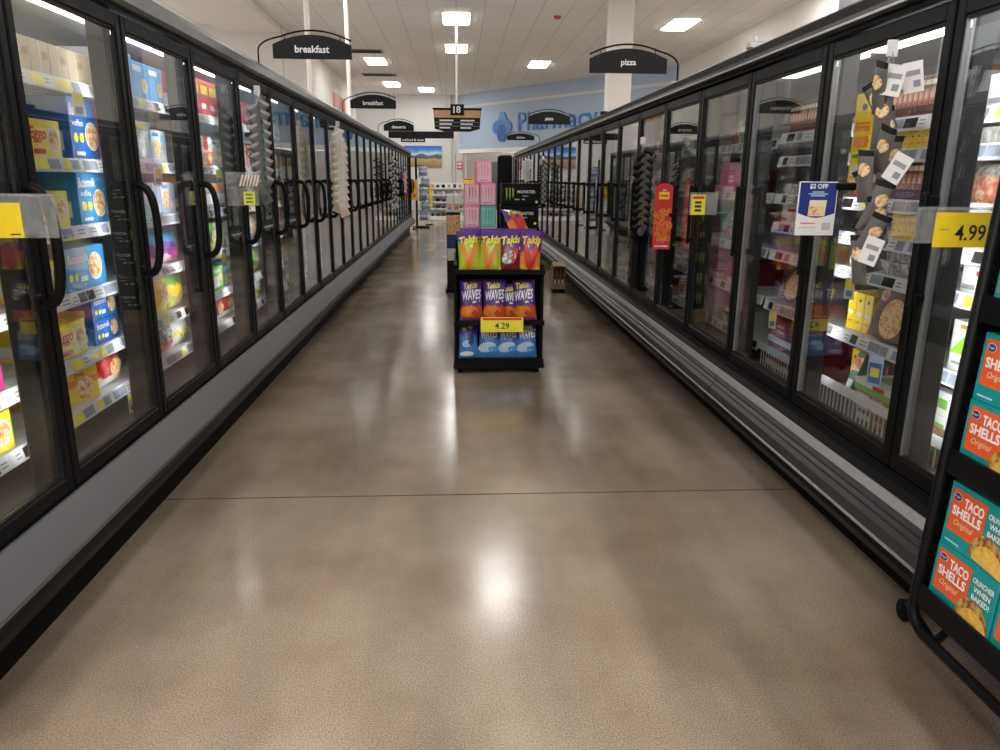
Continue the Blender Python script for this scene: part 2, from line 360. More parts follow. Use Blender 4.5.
# ceiling lights
TROF = emit('light_diffuser', (1,.985,.965), 24)
fr = MB()
for a in ((-.33,-.63,.33,-.6),(-.33,.6,.33,.63),(-.33,-.6,-.3,.6),(.3,-.6,.33,.6)): fr.box(a[0],a[1],-.012,a[2],a[3],0,'white')
frm = fr.mesh('frame'); dfm = MB().prism([(-.3,-.002),(-.27,-.035),(.27,-.035),(.3,-.002)],-.6,.6,TROF).mesh('diffuser')  # sloped glowing sides added to throw light along the ceiling
LP = [(0,18.3,'nearest of the two in line with the hanging 18 sign'),(0,22.3,'farther of the two in line with the hanging 18 sign'),(-2.5,24.9,'just beyond the second breakfast sign'),(2.6,25,'above the blue wall end of the Pharmacy lettering'),
 (-2.5,30.7,'farther back beyond the second breakfast sign'),(-1.24,32.3,'last one before the white back wall'),(5.2,18.5,'beside the cream column over the pizza cooler side'),(5.2,30,'beyond the cream column by the blue wall')]
LP += [(3.0,34.6,'added out of view inside the pharmacy behind the blue wall'),(.6,10.5,'above the black wire rack in the aisle'),(-2.6,15.2,'short of the 18 sign on the breakfast side')]  # the pharmacy panel is unseen, added to brighten the tan wall
for x, wx in ((-8.6,'outermost breakfast side row'),(-6.6,'breakfast side row'),(6.0,'pizza side row')):
    for y, w in ((2.5,'over the taco rack'),(5.5,'over the snack rack'),(8.5,'past the snack rack'),(11.5,'past the drink cases'),(14.5,'short of the 18 sign')):
        LP.append((x, y, 'added %s, in the %s' % (w, wx)))  # unseen outer rows added for brightness, clear of the floor reflections
for x, wx in ((-7.5,'first'),(-5,'second'),(-2.5,'third'),(0,'fourth'),(2.5,'fifth'),(5,'sixth')):
    for y, w in ((-4.8,'farthest behind the camera'),(-2.6,'behind the camera'),(-.4,'over the camera')):
        LP.append((x, y, 'added %s, %s of its row across' % (w, wx)))  # unseen panels added around the camera as fill light
for x, y, w in LP:
    t = thing('ceiling_light', 'white ceiling panel light '+w, 'light', (x,y,H), 0, 'ceiling panel lights')
    part('frame', frm, t); part('diffuser', dfm, t)
one('smoke_detector', MB().cyl(0,0,-.05,0,.07,'red',.09), 'small red detector on the ceiling beside the cream column', 'detector', (2.25,17.9,H))
for k, (x, y) in enumerate(((-2.6,23.0),(-2.6,28.0))):
    v = MB().box(-.6,-.3,-.02,.6,.3,0,'grey')
    for i in range(6): v.box(-.55,-.26+i*.09,-.03,.55,-.22+i*.09,-.02,'charcoal')
    one('ceiling_vent', v, 'grey slotted ceiling vent %s the second breakfast sign' % ('just beyond','farther beyond')[k], 'vent', (x-.1,y,H), (0,0,0), 'ceiling vents')

# ------------------------------------------------------------------ cooler cases
class Side: pass
def side(s, xd, zb, zt, top, tubes):
    q = Side(); q.s = s; q.x = xd; q.zb = zb; q.zt = zt; q.top = top; return q
LEFT = side(-1, XL, .39, 2.0, 2.10, 0); RIGHT = side(1, XR, .46, 1.92, 2.02, 0)
LEN = 5*W
TUBE = {'on': emit('cooler_tube', (.93,.97,1), 16), 'dim': emit('cooler_tube_dim', (.93,.97,1), 2.5), 'top': emit('cooler_top_tube', (.95,.98,1), 15), 'far': emit('cooler_tube_far', (.93,.97,1), 5)}
OFF = mat('tube_unlit', (.6,.6,.6), .4)
def mirror(mb, s):
    mb.v = [(p[0]*s, p[1], p[2]) for p in mb.v]
    if s < 0: mb.f = [tuple(reversed(f)) for f in mb.f]
    return mb
CACHE = {}
def cm(key, fn):
    if key not in CACHE: CACHE[key] = fn()
    return CACHE[key]
def door_mesh(q, lit=True):
    m = MB(); y0, y1 = .006, W-.006; r = .038; a, b = q.zb+.004, q.zt-.004
    m.box(0,y0,a,.042,y0+r,b,'black',.004); m.box(0,y1-r,a,.042,y1,b,'black',.004)
    m.box(0,y0+r,a,.042,y1-r,a+.05,'black',.004); m.box(0,y0+r,b-.055,.042,y1-r,b,'black',.004)
    g = 'gasket_lit' if q.s > 0 and lit else 'charcoal'; k = .008  # paler far edge on lit doors: interior light put into the colour
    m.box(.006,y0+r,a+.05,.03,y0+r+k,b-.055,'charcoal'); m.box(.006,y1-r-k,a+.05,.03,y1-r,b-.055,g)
    m.box(.006,y0+r,a+.05,.03,y1-r,a+.05+k,'charcoal'); m.box(.006,y0+r,b-.055-k,.03,y1-r,b-.055,'charcoal')
    return mirror(m, q.s).mesh('door')
def pane_mesh(q):
    return mirror(MB().box(.014,.054,q.zb+.064,.020,W-.054,q.zt-.069,GLASS), q.s).mesh('glass_pane')
def handle_mesh(q):
    m = MB(); y = W-.05
    if q.s < 0:
        pts = []
        for i in range(15):
            t = i/14; a = PI*t
            pts.append((-.008-.075*math.sin(a)**.55, y-.012, 1.19-.175*math.copysign(abs(math.cos(a))**.75, math.cos(a))))
        m.tube(pts, .016, 'black', 8)
        m.box(-.012,y-.03,1.0,.001,y+.006,1.05,'black',.004); m.box(-.012,y-.03,1.33,.001,y+.006,1.38,'black',.004)
    else:
        m.box(-.05,y-.012,1.02,-.032,y+.014,1.37,'black',.006)
        m.box(-.034,y-.01,1.03,.001,y+.012,1.06,'black',.004); m.box(-.034,y-.01,1.33,.001,y+.012,1.36,'black',.004)
    return mirror(m, q.s).mesh('handle')
def body_mesh(q):
    m = MB(); g0 = .003; LN = LEN-.003
    m.box(.78,g0,.3,.82,LN,q.top-.05,'interior'); m.box(.0,g0,q.zt+.005,.82,LN,q.top-.04,'interior')
    m.box(.005,g0,q.zb-.10,.80,LN,q.zb-.012,'interior_dark'); m.box(.16,g0,.02,.80,LN,q.zb-.10,'interior_dark')
    m.box(-.002,g0,q.zb-.03,.02,LN,q.zb,'black')
    return mirror(m, q.s).mesh('cabinet_body')
def canopy_mesh(q):
    m = MB(); t = q.top; z = q.zt; g = .004
    if q.s < 0:
        m.prism([(-.03,z+.018),(-.05,z+.03),(-.045,z+.075),(-.03,t),(.82,t),(.82,t-.03),(.02,t-.04),(.02,z+.018)], g, LEN-g, 'canopy_grey')
    else:
        m.prism([(-.03,z+.02),(-.05,z+.03),(-.05,z+.05),(-.035,z+.055),(-.045,z+.085),(-.02,t),(.82,t),(.82,t-.03),(.02,t-.035),(.02,z+.02)], g, LEN-g, 'canopy_dark')
        m.box(-.052,g,z+.026,-.030,LEN-g,z+.034,'silver')
    m.box(.2,g,t,.82,LEN-g,t+.004,'bounce_white'); m.box(-.015,g,z+.002,.03,LEN-g,z+.022,'matte_black')  # unseen white sheet on top, added to bounce light up to the ceiling
    return mirror(m, q.s).mesh('canopy')
def bumper_mesh(q):
    m = MB(); b = q.zb; g = .003
    if q.s < 0:
        m.prism([(-.004,b-.004),(-.012,b-.006),(-.098,b-.105),(-.1,b-.118),(-.03,b-.118),(.01,b-.03)], g, LEN-g, 'bumper_grey')
        m.prism([(-.1,b-.119),(-.108,b-.128),(-.108,b-.145),(-.09,b-.16),(-.085,b-.19),(-.06,b-.21),(.02,b-.21),(.02,b-.119)], g, LEN-g, 'black')
    else:
        m.prism([(-.004,b-.012),(-.012,b-.03),(-.03,b-.055),(-.03,b-.07),(.01,b-.07),(.01,b-.012)], g, LEN-g, 'black')
        m.prism([(-.028,b-.056),(-.034,b-.058),(-.05,b-.085),(-.045,b-.09),(-.02,b-.075)], g, LEN-g, 'silver')
        m.prism([(-.046,b-.09),(-.058,b-.105),(-.056,b-.115),(-.07,b-.125),(-.068,b-.135),(-.085,b-.15),(-.092,b-.185),(-.06,b-.19),(.01,b-.19),(.01,b-.071),(-.03,b-.071)], g, LEN-g, 'bumper_dark')
        m.prism([(-.092,b-.186),(-.099,b-.188),(-.097,b-.196),(-.088,b-.196)], g, LEN-g, 'silver')
        m.prism([(-.095,b-.197),(-.1,b-.215),(-.09,b-.245),(-.06,b-.26),(.02,b-.26),(.02,b-.197)], g, LEN-g, 'black')
    return mirror(m, q.s).mesh('bumper')
def kick_mesh(q):
    k = .037 if q.s < 0 else .117
    return mirror(MB().box(k,.003,0,k+.02,LEN-.003,q.zb-.15,'matte_black'), q.s).mesh('kick_plate')
def mull_mesh(q, a=-.04, b=.04):
    return mirror(MB().box(.044,a,q.zb+.0,.115,b,q.zt,'post_grey',.006), q.s).mesh('mullion')
def vled_mesh(q, st, a=-.012, b=.012):
    return mirror(MB().box(.1155,a,q.zb+.12,.1185,b,q.zt-.12,TUBE[st] if st else OFF), q.s).mesh('led_strip')  # hidden strip added behind the mullion to light the products evenly
def tube_mesh(q, st):
    m = MB(); z = q.zt-.02
    if q.s < 0: m.tube([(.15,.02,z),(.15,W-.02,z)], .014, TUBE['top'] if st == 'on' else (TUBE[st] if st else OFF), 8)
    else: m.box(.13,.05,z-.02,.2,W-.05,z,TUBE['top'] if st == 'on' else (TUBE[st] if st else OFF))
    return mirror(m, q.s).mesh('light_tube')
def shelf_mesh(q):
    m = MB(); m.box(.19,.02,-.016,.70,LEN-.02,-.001,'shelf_white')
    for i in range(6): m.box(.24,max(.02, i*W-.01),-.035,.70,min(LEN-.02, i*W+.01),-.016,'shelf_white')
    return mirror(m, q.s).mesh('shelf')
def rail_mesh(q, seed):
    r = random.Random(seed); m = MB(); m.prism([(.168,-.046),(.160,-.043),(.172,.006),(.180,.006)], .02, LEN-.02, 'shelf_white')
    y = .03
    while y < LEN-.12:
        w = r.choice((.05,.06,.08)); cc = r.choice(('tag_grey','paper','paper','tag_grey','charcoal','paper','lemon' if r.random() < .5 else 'paper'))
        f = lambda a, b: (.1594+(b-.002)*.245-.0008, a, -.043+b)
        m.quad(f(y,.008), f(y+w,.008), f(y+w,.042), f(y,.042), cc)
        if cc == 'paper':
            f2 = lambda a, b: (f(a,b)[0]-.0006, a, -.043+b)
            for k in range(2): m.quad(f2(y+.006,.015+k*.013), f2(y+w*.8,.015+k*.013), f2(y+w*.8,.021+k*.013), f2(y+.006,.021+k*.013), 'grey')
        y += w+r.choice((.004,.004,.03))
    return mirror(m, q.s).mesh('price_rail')
def basket_mesh(q):
    m = MB()
    for y0 in (0,):
        n = 120
        for i in range(n):
            y = .04+(LEN-.08)*i/(n-1); m.box(.165,y-.002,-.03,.169,y+.002,.085,'white')
        for i in range(8): m.box(.16-.0*i,.04,-.034,.164,LEN-.04,-.030,'white') if i == 0 else m.box(.06+.013*i,.04,-.045,.064+.013*i,LEN-.04,-.041,'white')
        for i in range(26):
            y = .04+(LEN-.08)*i/25; m.box(.06,y-.003,-.047,.70,y+.003,-.040,'white')
        m.prism([(.155,.06),(.150,.062),(.158,.098),(.166,.098)], .03, LEN-.03, 'shelf_white')
    return mirror(m, q.s).mesh('wire_basket')
def end_mesh(q):
    return mirror(MB().box(-.02,-.02,.12,.82,.0,q.top-.01,'matte_black',.004), q.s).mesh('end_panel')
ZL = [1.742,1.458,1.21,.965,.725,.525]
ZRA = [1.62,1.51,1.33,1.19,1.05,.79]
ZRB = [1.60,1.33,1.05,.80,.55]
def case(q, y0, label, zs, lit, basket=False, end0=False, end1=False, led=None, seed=0):
    sd = 'L' if q.s < 0 else 'R'
    t = thing('freezer_case', label, 'freezer', (q.x, y0, 0), 0, 'breakfast cooler line' if q.s < 0 else 'pizza cooler line')
    part('cabinet_body', cm(sd+'body', lambda: body_mesh(q)), t); part('canopy', cm(sd+'can', lambda: canopy_mesh(q)), t)
    part('bumper', cm(sd+'bum', lambda: bumper_mesh(q)), t); part('kick_plate', cm(sd+'kick', lambda: kick_mesh(q)), t)
    for i in range(6):
        e = (0,1,1,1,1,2)[i]; ab = ((.003,.04),(-.04,.04),(-.04,-.003))[e]
        mu = part('mullion', cm(sd+'mul%d' % e, lambda: mull_mesh(q, *ab)), t, (0, i*W, 0))
        st = lit[min(i,4)]; st = 'on' if i and lit[i-1] == 'on' else st; lb = ((.006,.02),(-.012,.012),(-.02,-.006))[e]
        part('led_strip', cm(sd+'led%d' % e+str(st), lambda: vled_mesh(q, st, *lb)), mu)
    for i in range(5):
        d = part('door', cm(sd+'door%d' % bool(lit[i]), lambda: door_mesh(q, bool(lit[i]))), t, (0, i*W, 0))
        part('glass_pane', cm(sd+'pane', lambda: pane_mesh(q)), d); part('handle', cm(sd+'han', lambda: handle_mesh(q)), d)
        st = lit[i]
        part('light_tube', cm(sd+'tube'+str(st), lambda: tube_mesh(q, st)), t, (0, i*W, 0))
    for k, z in enumerate(zs):
        sh = part('shelf', cm(sd+'shelf', lambda: shelf_mesh(q)), t, (0,0,z))
        part('price_rail', cm(sd+'rail%d' % ((k+seed) % 4), lambda: rail_mesh(q, (k+seed) % 4+10)), sh)
    if basket: part('wire_basket', cm(sd+'basket', lambda: basket_mesh(q)), t, (0,0,.47-.0))
    if end0: part('end_panel', cm(sd+'end', lambda: end_mesh(q)), t)
    if end1: part('end_panel', cm(sd+'end', lambda: end_mesh(q)), t, (0, LEN+.02, 0))
    return t
Y0L = 1.603
on, dim, far, off = 'on', 'dim', 'far', None
ll = ['stocked with waffle boxes, before the first breakfast sign','between the two breakfast signs','between the second breakfast sign and the desserts sign','just past the desserts sign','last before the end rack of bags']
for k in range(5):
    case(LEFT, Y0L+k*LEN, 'black glass door freezer case '+ll[k], ZL, [on]*5 if k == 0 else [far]*5, end0=(k == 0), end1=(k == 4), seed=k)
lr = ['stocked with pizza boxes behind the taco shell rack','behind the red pepperoni banner','behind the cardboard box on the floor','under the farther pizza sign','last in line on the pizza sign side']
for k in range(5):
    case(RIGHT, -.045+k*LEN, 'black glass door freezer case '+lr[k], ZRA if k == 0 else ZRB, [on,on,on,on,dim] if k == 0 else [off]*5, basket=(k == 0), end0=(k == 0), end1=(k == 4), seed=k+1)

# ------------------------------------------------------------------ products
def boxmesh(name, w, d, h, base, decs, side_c=None, top_c=None):
    m = MB(); side_c = side_c or base
    m.box(-w/2,-d/2,0,w/2,d/2,h,base,.002)
    fn = lambda a, b, k=0: (-w/2+a*w, -d/2-.0006-k*.0004, b*h)
    e = 0
    for dd in decs:
        e += 1; g = (lambda kk: (lambda a, b: fn(a, b, kk)))(e)
        if dd[0] == 'r': m.quad(g(dd[1],dd[2]), g(dd[3],dd[2]), g(dd[3],dd[4]), g(dd[1],dd[4]), dd[5])
        elif dd[0] == 'o':
            m.disc(g, dd[1], dd[2], dd[3], dd[3]*w/h*(dd[5] if len(dd) > 5 else 1), dd[4])
        elif dd[0] == 't':
            gg = lambda a, b: (a-w/2, -d/2-.0006-e*.0004, b)
            m.text(gg, dd[1], dd[2]*w, dd[3]*h, dd[4]*h, dd[5], dd[6] if len(dd) > 6 else .01, dd[7]*w if len(dd) > 7 else None, dd[8] if len(dd) > 8 else 0)
        elif dd[0] == 'p':
            m.add([g(*p) for p in dd[1]], [tuple(range(len(dd[1])))], dd[2])
    # end faces: stripe and panel
    for sx in (-1, 1):
        x = sx*(w/2+.0006)
        m.quad((x,-d*.4*sx,h*.15),(x,d*.4*sx,h*.15),(x,d*.4*sx,h*.45),(x,-d*.4*sx,h*.45), top_c or 'paper')
    m.quad((-w*.35,-d*.3,h+.0006),(w*.35,-d*.3,h+.0006),(w*.35,d*.3,h+.0006),(-w*.35,d*.3,h+.0006), top_c or side_c)
    return m.mesh(name)
def waffle(base, accent):
    return [('t','Buttermilk',.36,.80,.19,'white',.02,.62,.15),('t','waffles',.27,.6,.11,'white',.02,.4),('o',.16,.36,.085,'lemon'),('o',.37,.36,.085,'lemon'),('o',.75,.40,.25,'white'),('o',.75,.40,.225,'waffle'),
            ('r',.1,.08,.42,.14,'white'),('r',.955,.0,1,1,accent)]
KIND = {}
def kind(k, name, desc, cat, w, d, h, base, decs, **kw): KIND[k] = (name, desc, cat, w, d, h, (name, w, d, h, base, decs, kw))
kind('bw','waffle_box','deep blue waffle box','box',.22,.3,.235,'blue',waffle('blue','red'))
kind('tw','waffle_box','light blue waffle box','box',.22,.3,.205,'sky',waffle('sky','sky'))
kind('bwl','waffle_box','low deep blue waffle box','box',.22,.3,.1,'blue',[('t','Buttermilk',.35,.72,.24,'white',.012,.5,.1),('o',.14,.3,.05,'lemon',1.0),('o',.28,.3,.05,'lemon'),('o',.78,.5,.16,'waffle'),('r',.35,.2,.5,.35,'white')])
kind('twl','waffle_box','long light blue waffle box','box',.33,.3,.165,'sky',[('t','Buttermilk',.34,.74,.2,'white',.012,.5,.12),('o',.12,.32,.045,'lemon'),('o',.25,.32,.045,'lemon'),('o',.73,.5,.17,'white'),('o',.73,.5,.15,'waffle'),('r',.33,.2,.5,.32,'white')])
kind('eg','waffle_box','yellow waffle box','box',.215,.3,.135,'yellow',[('r',.03,.05,.97,.95,'lemon'),('t','Eggo',.28,.6,.42,'red',.03,.5,.2),('o',.74,.5,.2,'white'),('o',.74,.5,.17,'waffle'),('r',.08,.12,.45,.25,'red')])
kind('egt','waffle_box','tall yellow waffle box','box',.2,.3,.2,'yellow',[('t','Eggo',.4,.75,.28,'red',.03,.7,.2),('o',.62,.32,.26,'waffle'),('r',0,.0,.3,.12,'orange')])
kind('yo','breakfast_box','yellow and orange breakfast box','box',.26,.18,.135,'yellow',[('r',0,.5,1,.72,'orange'),('r',.1,.1,.35,.42,'paper'),('o',.7,.4,.18,'waffle'),('t','Eggo',.6,.82,.2,'red',.02,.5)],top_c='orange')
kind('tan','plain_carton','plain tan carton','box',.125,.3,.12,'tan',[('r',.46,0,.5,1,'cream'),('r',.6,.5,.9,.7,'kraft')])
kind('pink','breakfast_box','yellow and pink breakfast box','box',.22,.28,.15,'lemon',[('o',.25,.55,.16,'waffle'),('o',.5,.5,.15,'waffle'),('p',[(.7,0),(1,0),(1,1),(.85,1)],'hot_pink'),('r',.05,.82,.5,.93,'red')])
kind('pz','pizza_box','red and white bagel pizza box','box',.24,.28,.155,'red',[('o',.3,.5,.2,'white'),('o',.3,.5,.18,'pizza'),('o',.75,.4,.16,'pizza'),('r',.5,.75,.95,.92,'white')])
kind('wb','breakfast_box','pale blue and white breakfast box','box',.19,.28,.16,'pale_blue',[('r',.0,.55,.6,1,'white'),('o',.35,.45,.25,'waffle'),('r',.65,.1,.95,.4,'white'),('r',.1,.82,.5,.93,'sky')])
kind('cr','breakfast_box','white box with round cereal picture','box',.2,.26,.19,'white',[('r',0,.82,1,.96,'lemon'),('o',.45,.45,.3,'crinkle'),('p',[(.6,0),(1,.0),(1,.6)],'pale_pink'),('r',.9,0,1,1,'sky')])
kind('sk','breakfast_box','bright blue upright box','box',.18,.28,.17,'sky',[('r',.05,.75,.6,.9,'white'),('o',.7,.4,.2,'waffle')])
kind('rd','meal_box','red upright meal box','box',.15,.28,.2,'red',[('r',.1,.6,.9,.85,'lemon'),('r',.1,.2,.6,.35,'white')])
kind('rc','meal_box','red and cream meal box','box',.19,.28,.17,'cream',[('r',0,.75,1,1,'white'),('r',.3,.55,.7,1,'red'),('o',.28,.3,.2,'lemon'),('o',.28,.3,.17,'pizza'),('r',.52,0,1,.5,'red'),('o',.78,.28,.17,'pizza')])
kind('or','meal_box','orange topped grey meal box','box',.19,.28,.15,'grey',[('r',0,.72,1,1,'orange'),('r',.1,.2,.9,.6,'paper')])
kind('gn','meal_box','green and white meal box','box',.2,.28,.14,'leaf',[('r',.05,.1,.6,.6,'paper'),('o',.7,.45,.2,'veg'),('r',.1,.75,.7,.9,'white')])
kind('aq','meal_box','aqua meal box','box',.14,.28,.15,'sky',[('r',.1,.1,.9,.5,'veg'),('r',.1,.7,.8,.85,'white')])
kind('wr','meal_box','white and red meal box','box',.2,.28,.16,'white',[('r',0,.0,.25,1,'red'),('o',.6,.4,.25,'meat'),('r',.35,.75,.9,.88,'red')])
# right side
kind('dk','pizza_box','dark spined pizza box on edge','box',.028,.3,.138,'brown',[('r',0,.3,1,.7,'meat'),('r',0,.78,1,.9,'cream'),('r',0,.05,1,.12,'dark_red')])
kind('ys','pizza_box','yellow spined pizza box on edge','box',.036,.3,.105,'yellow',[('o',.5,.3,.12,'text_black'),('r',.2,.5,.8,.55,'orange'),('r',.2,.6,.8,.65,'orange')])
kind('ysl','pizza_box','low yellow spined box on edge','box',.036,.3,.068,'yellow',[('o',.5,.7,.12,'text_black'),('r',.2,.3,.8,.4,'orange')])
kind('ymid','pizza_box','yellow box standing on edge','box',.06,.28,.16,'yellow',[('o',.5,.8,.12,'text_black'),('r',.2,.4,.8,.5,'paper'),('r',.2,.2,.8,.26,'orange')])
kind('big','pizza_box','brown pizza box showing a large pizza','box',.30,.05,.2,'brown',[('o',.44,.42,.26,'pizza',1),('t','pizza',.72,.86,.15,'cream',.0,.45,.3),('o',.14,.84,.085,'pizza'),('r',.55,.62,.9,.66,'paper')])
kind('plz','pizza_box','brown box with pizza slice picture','box',.2,.05,.2,'brown',[('p',[(.1,.1),(.9,.2),(.6,.9)],'pizza'),('r',.1,.8,.4,.9,'paper')])
kind('flat','pizza_box','flat kraft pizza box','box',.27,.27,.04,'kraft',[('r',.05,.2,.4,.8,'paper'),('r',.5,.2,.8,.8,'meat')],top_c='meat')
kind('flatg','pizza_box','flat white and green pizza box','box',.27,.27,.045,'paper',[('r',.0,.0,1,.5,'leaf'),('r',.5,.5,.8,.9,'red')],top_c='leaf')
kind('gtil','pizza_box','green topped pizza box on edge','box',.045,.27,.2,'dark_green',[('r',.0,.6,1,.9,'meat'),('r',.2,.1,.8,.4,'paper')],top_c='red')
kind('wg','vegetable_box','white and green vegetable box','box',.2,.25,.095,'paper',[('r',0,.5,1,.75,'dark_green'),('o',.25,.25,.12,'leaf'),('o',.7,.25,.12,'veg')])
kind('tray','meat_tray','wrapped tray of food','tray',.2,.25,.055,'crinkle',[('r',.05,.1,.95,.9,'crinkle')],top_c='crinkle')
kind('wht','meal_box','white meal box with red print','box',.17,.24,.1,'white',[('r',.4,.6,.95,.75,'red'),('o',.75,.35,.14,'pale_pink'),('r',.05,.15,.4,.3,'grey')])
kind('grt','meal_box','lime green and white meal box','box',.19,.05,.17,'white',[('p',[(0,.35),(1,.35),(1,.8),(.4,.8)],'bright_green'),('r',.2,.85,.6,.93,'orange'),('r',.1,.15,.8,.2,'grey')])
kind('mt','meal_box','white box with meat picture','box',.19,.24,.085,'white',[('o',.75,.5,.2,'meat'),('r',.05,.3,.4,.7,'leaf')])
kind('rst','snack_box','red and white snack box','box',.2,.26,.13,'dark_red',[('r',.45,.3,.95,.9,'red'),('r',.5,.45,.9,.55,'white'),('r',.5,.65,.9,.75,'white'),('r',.0,.0,1,.25,'paper')],top_c='dark_red')
kind('dkb','pizza_box','dark pizza box with round picture','box',.24,.05,.2,'brown',[('o',.5,.45,.36,'pizza',1),('r',.1,.86,.7,.95,'cream')])
kind('ylw','snack_box','yellow checked snack box','box',.2,.05,.14,'yellow',[('r',.1,.1,.3,.9,'lemon'),('r',.5,.1,.7,.9,'lemon')])

def bag_surface(w, h, t, seed=0):
    r = random.Random(seed); ph = r.random()*6
    def S(u, v, sgn=-1):
        a = abs(2*u-1); b = math.sin(PI*min(1, max(0, v)))
        d = t/2*max(0, 1-a**2.6)**.6*b**.55
        d += (.004*math.sin(u*17+ph)*math.sin(v*13+ph*2)+.0025*math.sin(u*31+v*9+ph)*math.cos(v*27-u*12+ph))*b*(1-a*a)
        k = 1-.10*b**.8
        z = v*h
        if v < .03 or v > .97: d += .0015*math.sin(u*60)
        return ((u-.5)*w*k, sgn*d, z)
    return S
def bagmesh(name, w, h, t, bands, decs=(), seed=0, nu=18, nv=26, back=None):
    S = bag_surface(w, h, t, seed); m = MB(); r = random.Random(seed)
    for sg in (-1, 1):
        vs = [S(i/nu, k/nv, sg) for k in range(nv+1) for i in range(nu+1)]
        b = len(m.v); m.v += vs
        for k in range(nv):
            for i in range(nu):
                vv = (k+.5)/nv; mm = bands[-1][1]
                vv += .03*math.sin(i*1.1+seed)
                for lim, cc in bands:
                    if vv < lim: mm = cc; break
                q = b+k*(nu+1)+i; f = (q, q+1, q+nu+2, q+nu+1)
                m.f.append(f if sg < 0 else f[::-1]); m.m.append(m.mi(mm)); m.sm.append(True)
    e = 0
    for dd in decs:
        e += 1; off = .0042+e*.0004
        def g(u, v, off=off):
            p = S(u, v, -1); return (p[0], p[1]-off, p[2])
        if dd[0] == 't': m.text(lambda a, b: g(a/w, b/h), dd[1], dd[2]*w, dd[3]*h, dd[4]*h, dd[5], dd[6], dd[7]*w, dd[8], dd[9] if len(dd) > 9 else 0)
        elif dd[0] == 'o':
            cr, sr = math.cos(dd[6]), math.sin(dd[6]); n = 14
            L = [(dd[1]+(dd[3]*math.cos(2*PI*i/n)*cr-dd[4]*math.sin(2*PI*i/n)*sr)/w*.2, dd[2]+(dd[3]*math.cos(2*PI*i/n)*sr+dd[4]*math.sin(2*PI*i/n)*cr)/h*.2) for i in range(n)]
            vs = [g(dd[1], dd[2])]; fs = [(0, 1+i, 1+(i+1) % n) for i in range(n)]
            for k in (.35,.7,1): vs += [g(dd[1]+(p[0]-dd[1])*k, dd[2]+(p[1]-dd[2])*k) for p in L]
            for k in (0,1): fs += [(1+k*n+i, 1+k*n+n+i, 1+k*n+n+(i+1) % n, 1+k*n+(i+1) % n) for i in range(n)]
            m.add(vs, fs, dd[5], True)
        elif dd[0] == 'p': m.add([g(*p) for p in dd[1]], [tuple(range(len(dd[1])))], dd[2], True)
    return m.mesh(name)
BAG = {}
def bagkind(k, name, desc, cat, w, h, t, bands, decs=(), seed=0): BAG[k] = (name, desc, cat, w, h, t, bands, decs, seed)
bagkind('by','frozen_bag','yellow frozen food bag','bag',.2,.2,.09,[(.2,'lemon'),(.6,'yellow'),(1,'lemon')],[('o',.5,.55,.28,.22,'waffle',0)],1)
bagkind('bwt','frozen_bag','white and yellow frozen bag','bag',.2,.158,.09,[(.35,'white'),(.5,'lemon'),(1,'white')],[('o',.5,.4,.3,.2,'veg',0)],2)
bagkind('bol','frozen_bag','olive frozen food bag','bag',.21,.18,.09,[(.4,'veg'),(.7,'yellow'),(1,'leaf')],[],3)
bagkind('bpp','frozen_bag','purple and pink frozen bag','bag',.2,.158,.09,[(.3,'pale_pink'),(.7,'violet'),(1,'sky')],[('o',.5,.3,.25,.15,'hot_pink',0)],4)
bagkind('bgr','frozen_bag','green frozen vegetable bag','bag',.2,.158,.08,[(.3,'veg'),(.7,'green'),(1,'leaf')],[('o',.5,.5,.3,.2,'veg',0)],5)
bagkind('brd','frozen_bag','red frozen food bag','bag',.2,.155,.09,[(.3,'white'),(.8,'red'),(1,'dark_red')],[('o',.5,.5,.28,.2,'pizza',0)],6)
bagkind('bmx','frozen_bag','clear bag of mixed food','bag',.21,.155,.09,[(.5,'meat'),(.7,'crinkle'),(1,'crinkle')],[('p',[(.3,.4),(.7,.4),(.7,.62),(.3,.62)],'paper')],7)
bagkind('bor','frozen_bag','orange and red wrapped meat bag','bag',.22,.165,.08,[(.3,'waffle'),(.8,'meat'),(1,'crinkle')],[],8)
bagkind('bwh','frozen_bag','white frozen food bag','bag',.19,.158,.09,[(.3,'white'),(.5,'pale_blue'),(1,'white')],[('o',.5,.4,.25,.18,'waffle',0)],9)
CNT = {}
SHW = ['top','second','third','fourth','fifth','sixth','basket']
SHR = SHW
def meshfor(k):
    if k in KIND: return cm('k'+k, lambda: boxmesh(*KIND[k][6][:6], **KIND[k][6][6]))
    b = BAG[k]; return cm('k'+k, lambda: bagmesh(b[0], b[3], b[4], b[5], b[6], b[7], b[8]))
def put(q, k, y, z, u=.195, sh=0, bay=0, rot=0, tilt=0, depth=None):
    """one product standing on a shelf, front towards the aisle; y is its centre"""
    K = KIND[k] if k in KIND else BAG[k]
    d = K[4] if k in KIND else K[5]
    key = (q.s, bay, sh); CNT[key] = CNT.get(key, 0)+1
    nm = 'breakfast' if q.s < 0 else 'pizza'
    lab = '%s, %s along %s, %s %s cooler door' % (K[1], ORD[CNT[key]-1], SHW[sh]+(' shelf' if SHW[sh] != 'basket' else ''), ORD[bay], nm)
    uu = u+d/2
    o = one(K[0], meshfor(k), lab, K[2], (q.x+q.s*uu, y, z), (tilt, 0, (PI/2 if q.s < 0 else -PI/2)+rot), 'products on the %s shelf of the %s cooler' % (SHW[sh], nm))
    return o
def run(q, ks, y, z, sh, bay, gap=.004, u=.195, **kw):
    for k in ks:
        if isinstance(k, (int, float)): y += k; continue
        K = KIND[k] if k in KIND else BAG[k]; w = K[3]
        put(q, k, y+w/2, z, u, sh, bay, **kw); y += w+gap
    return y
# breakfast cooler -------------------------------------------------
Z = ZL
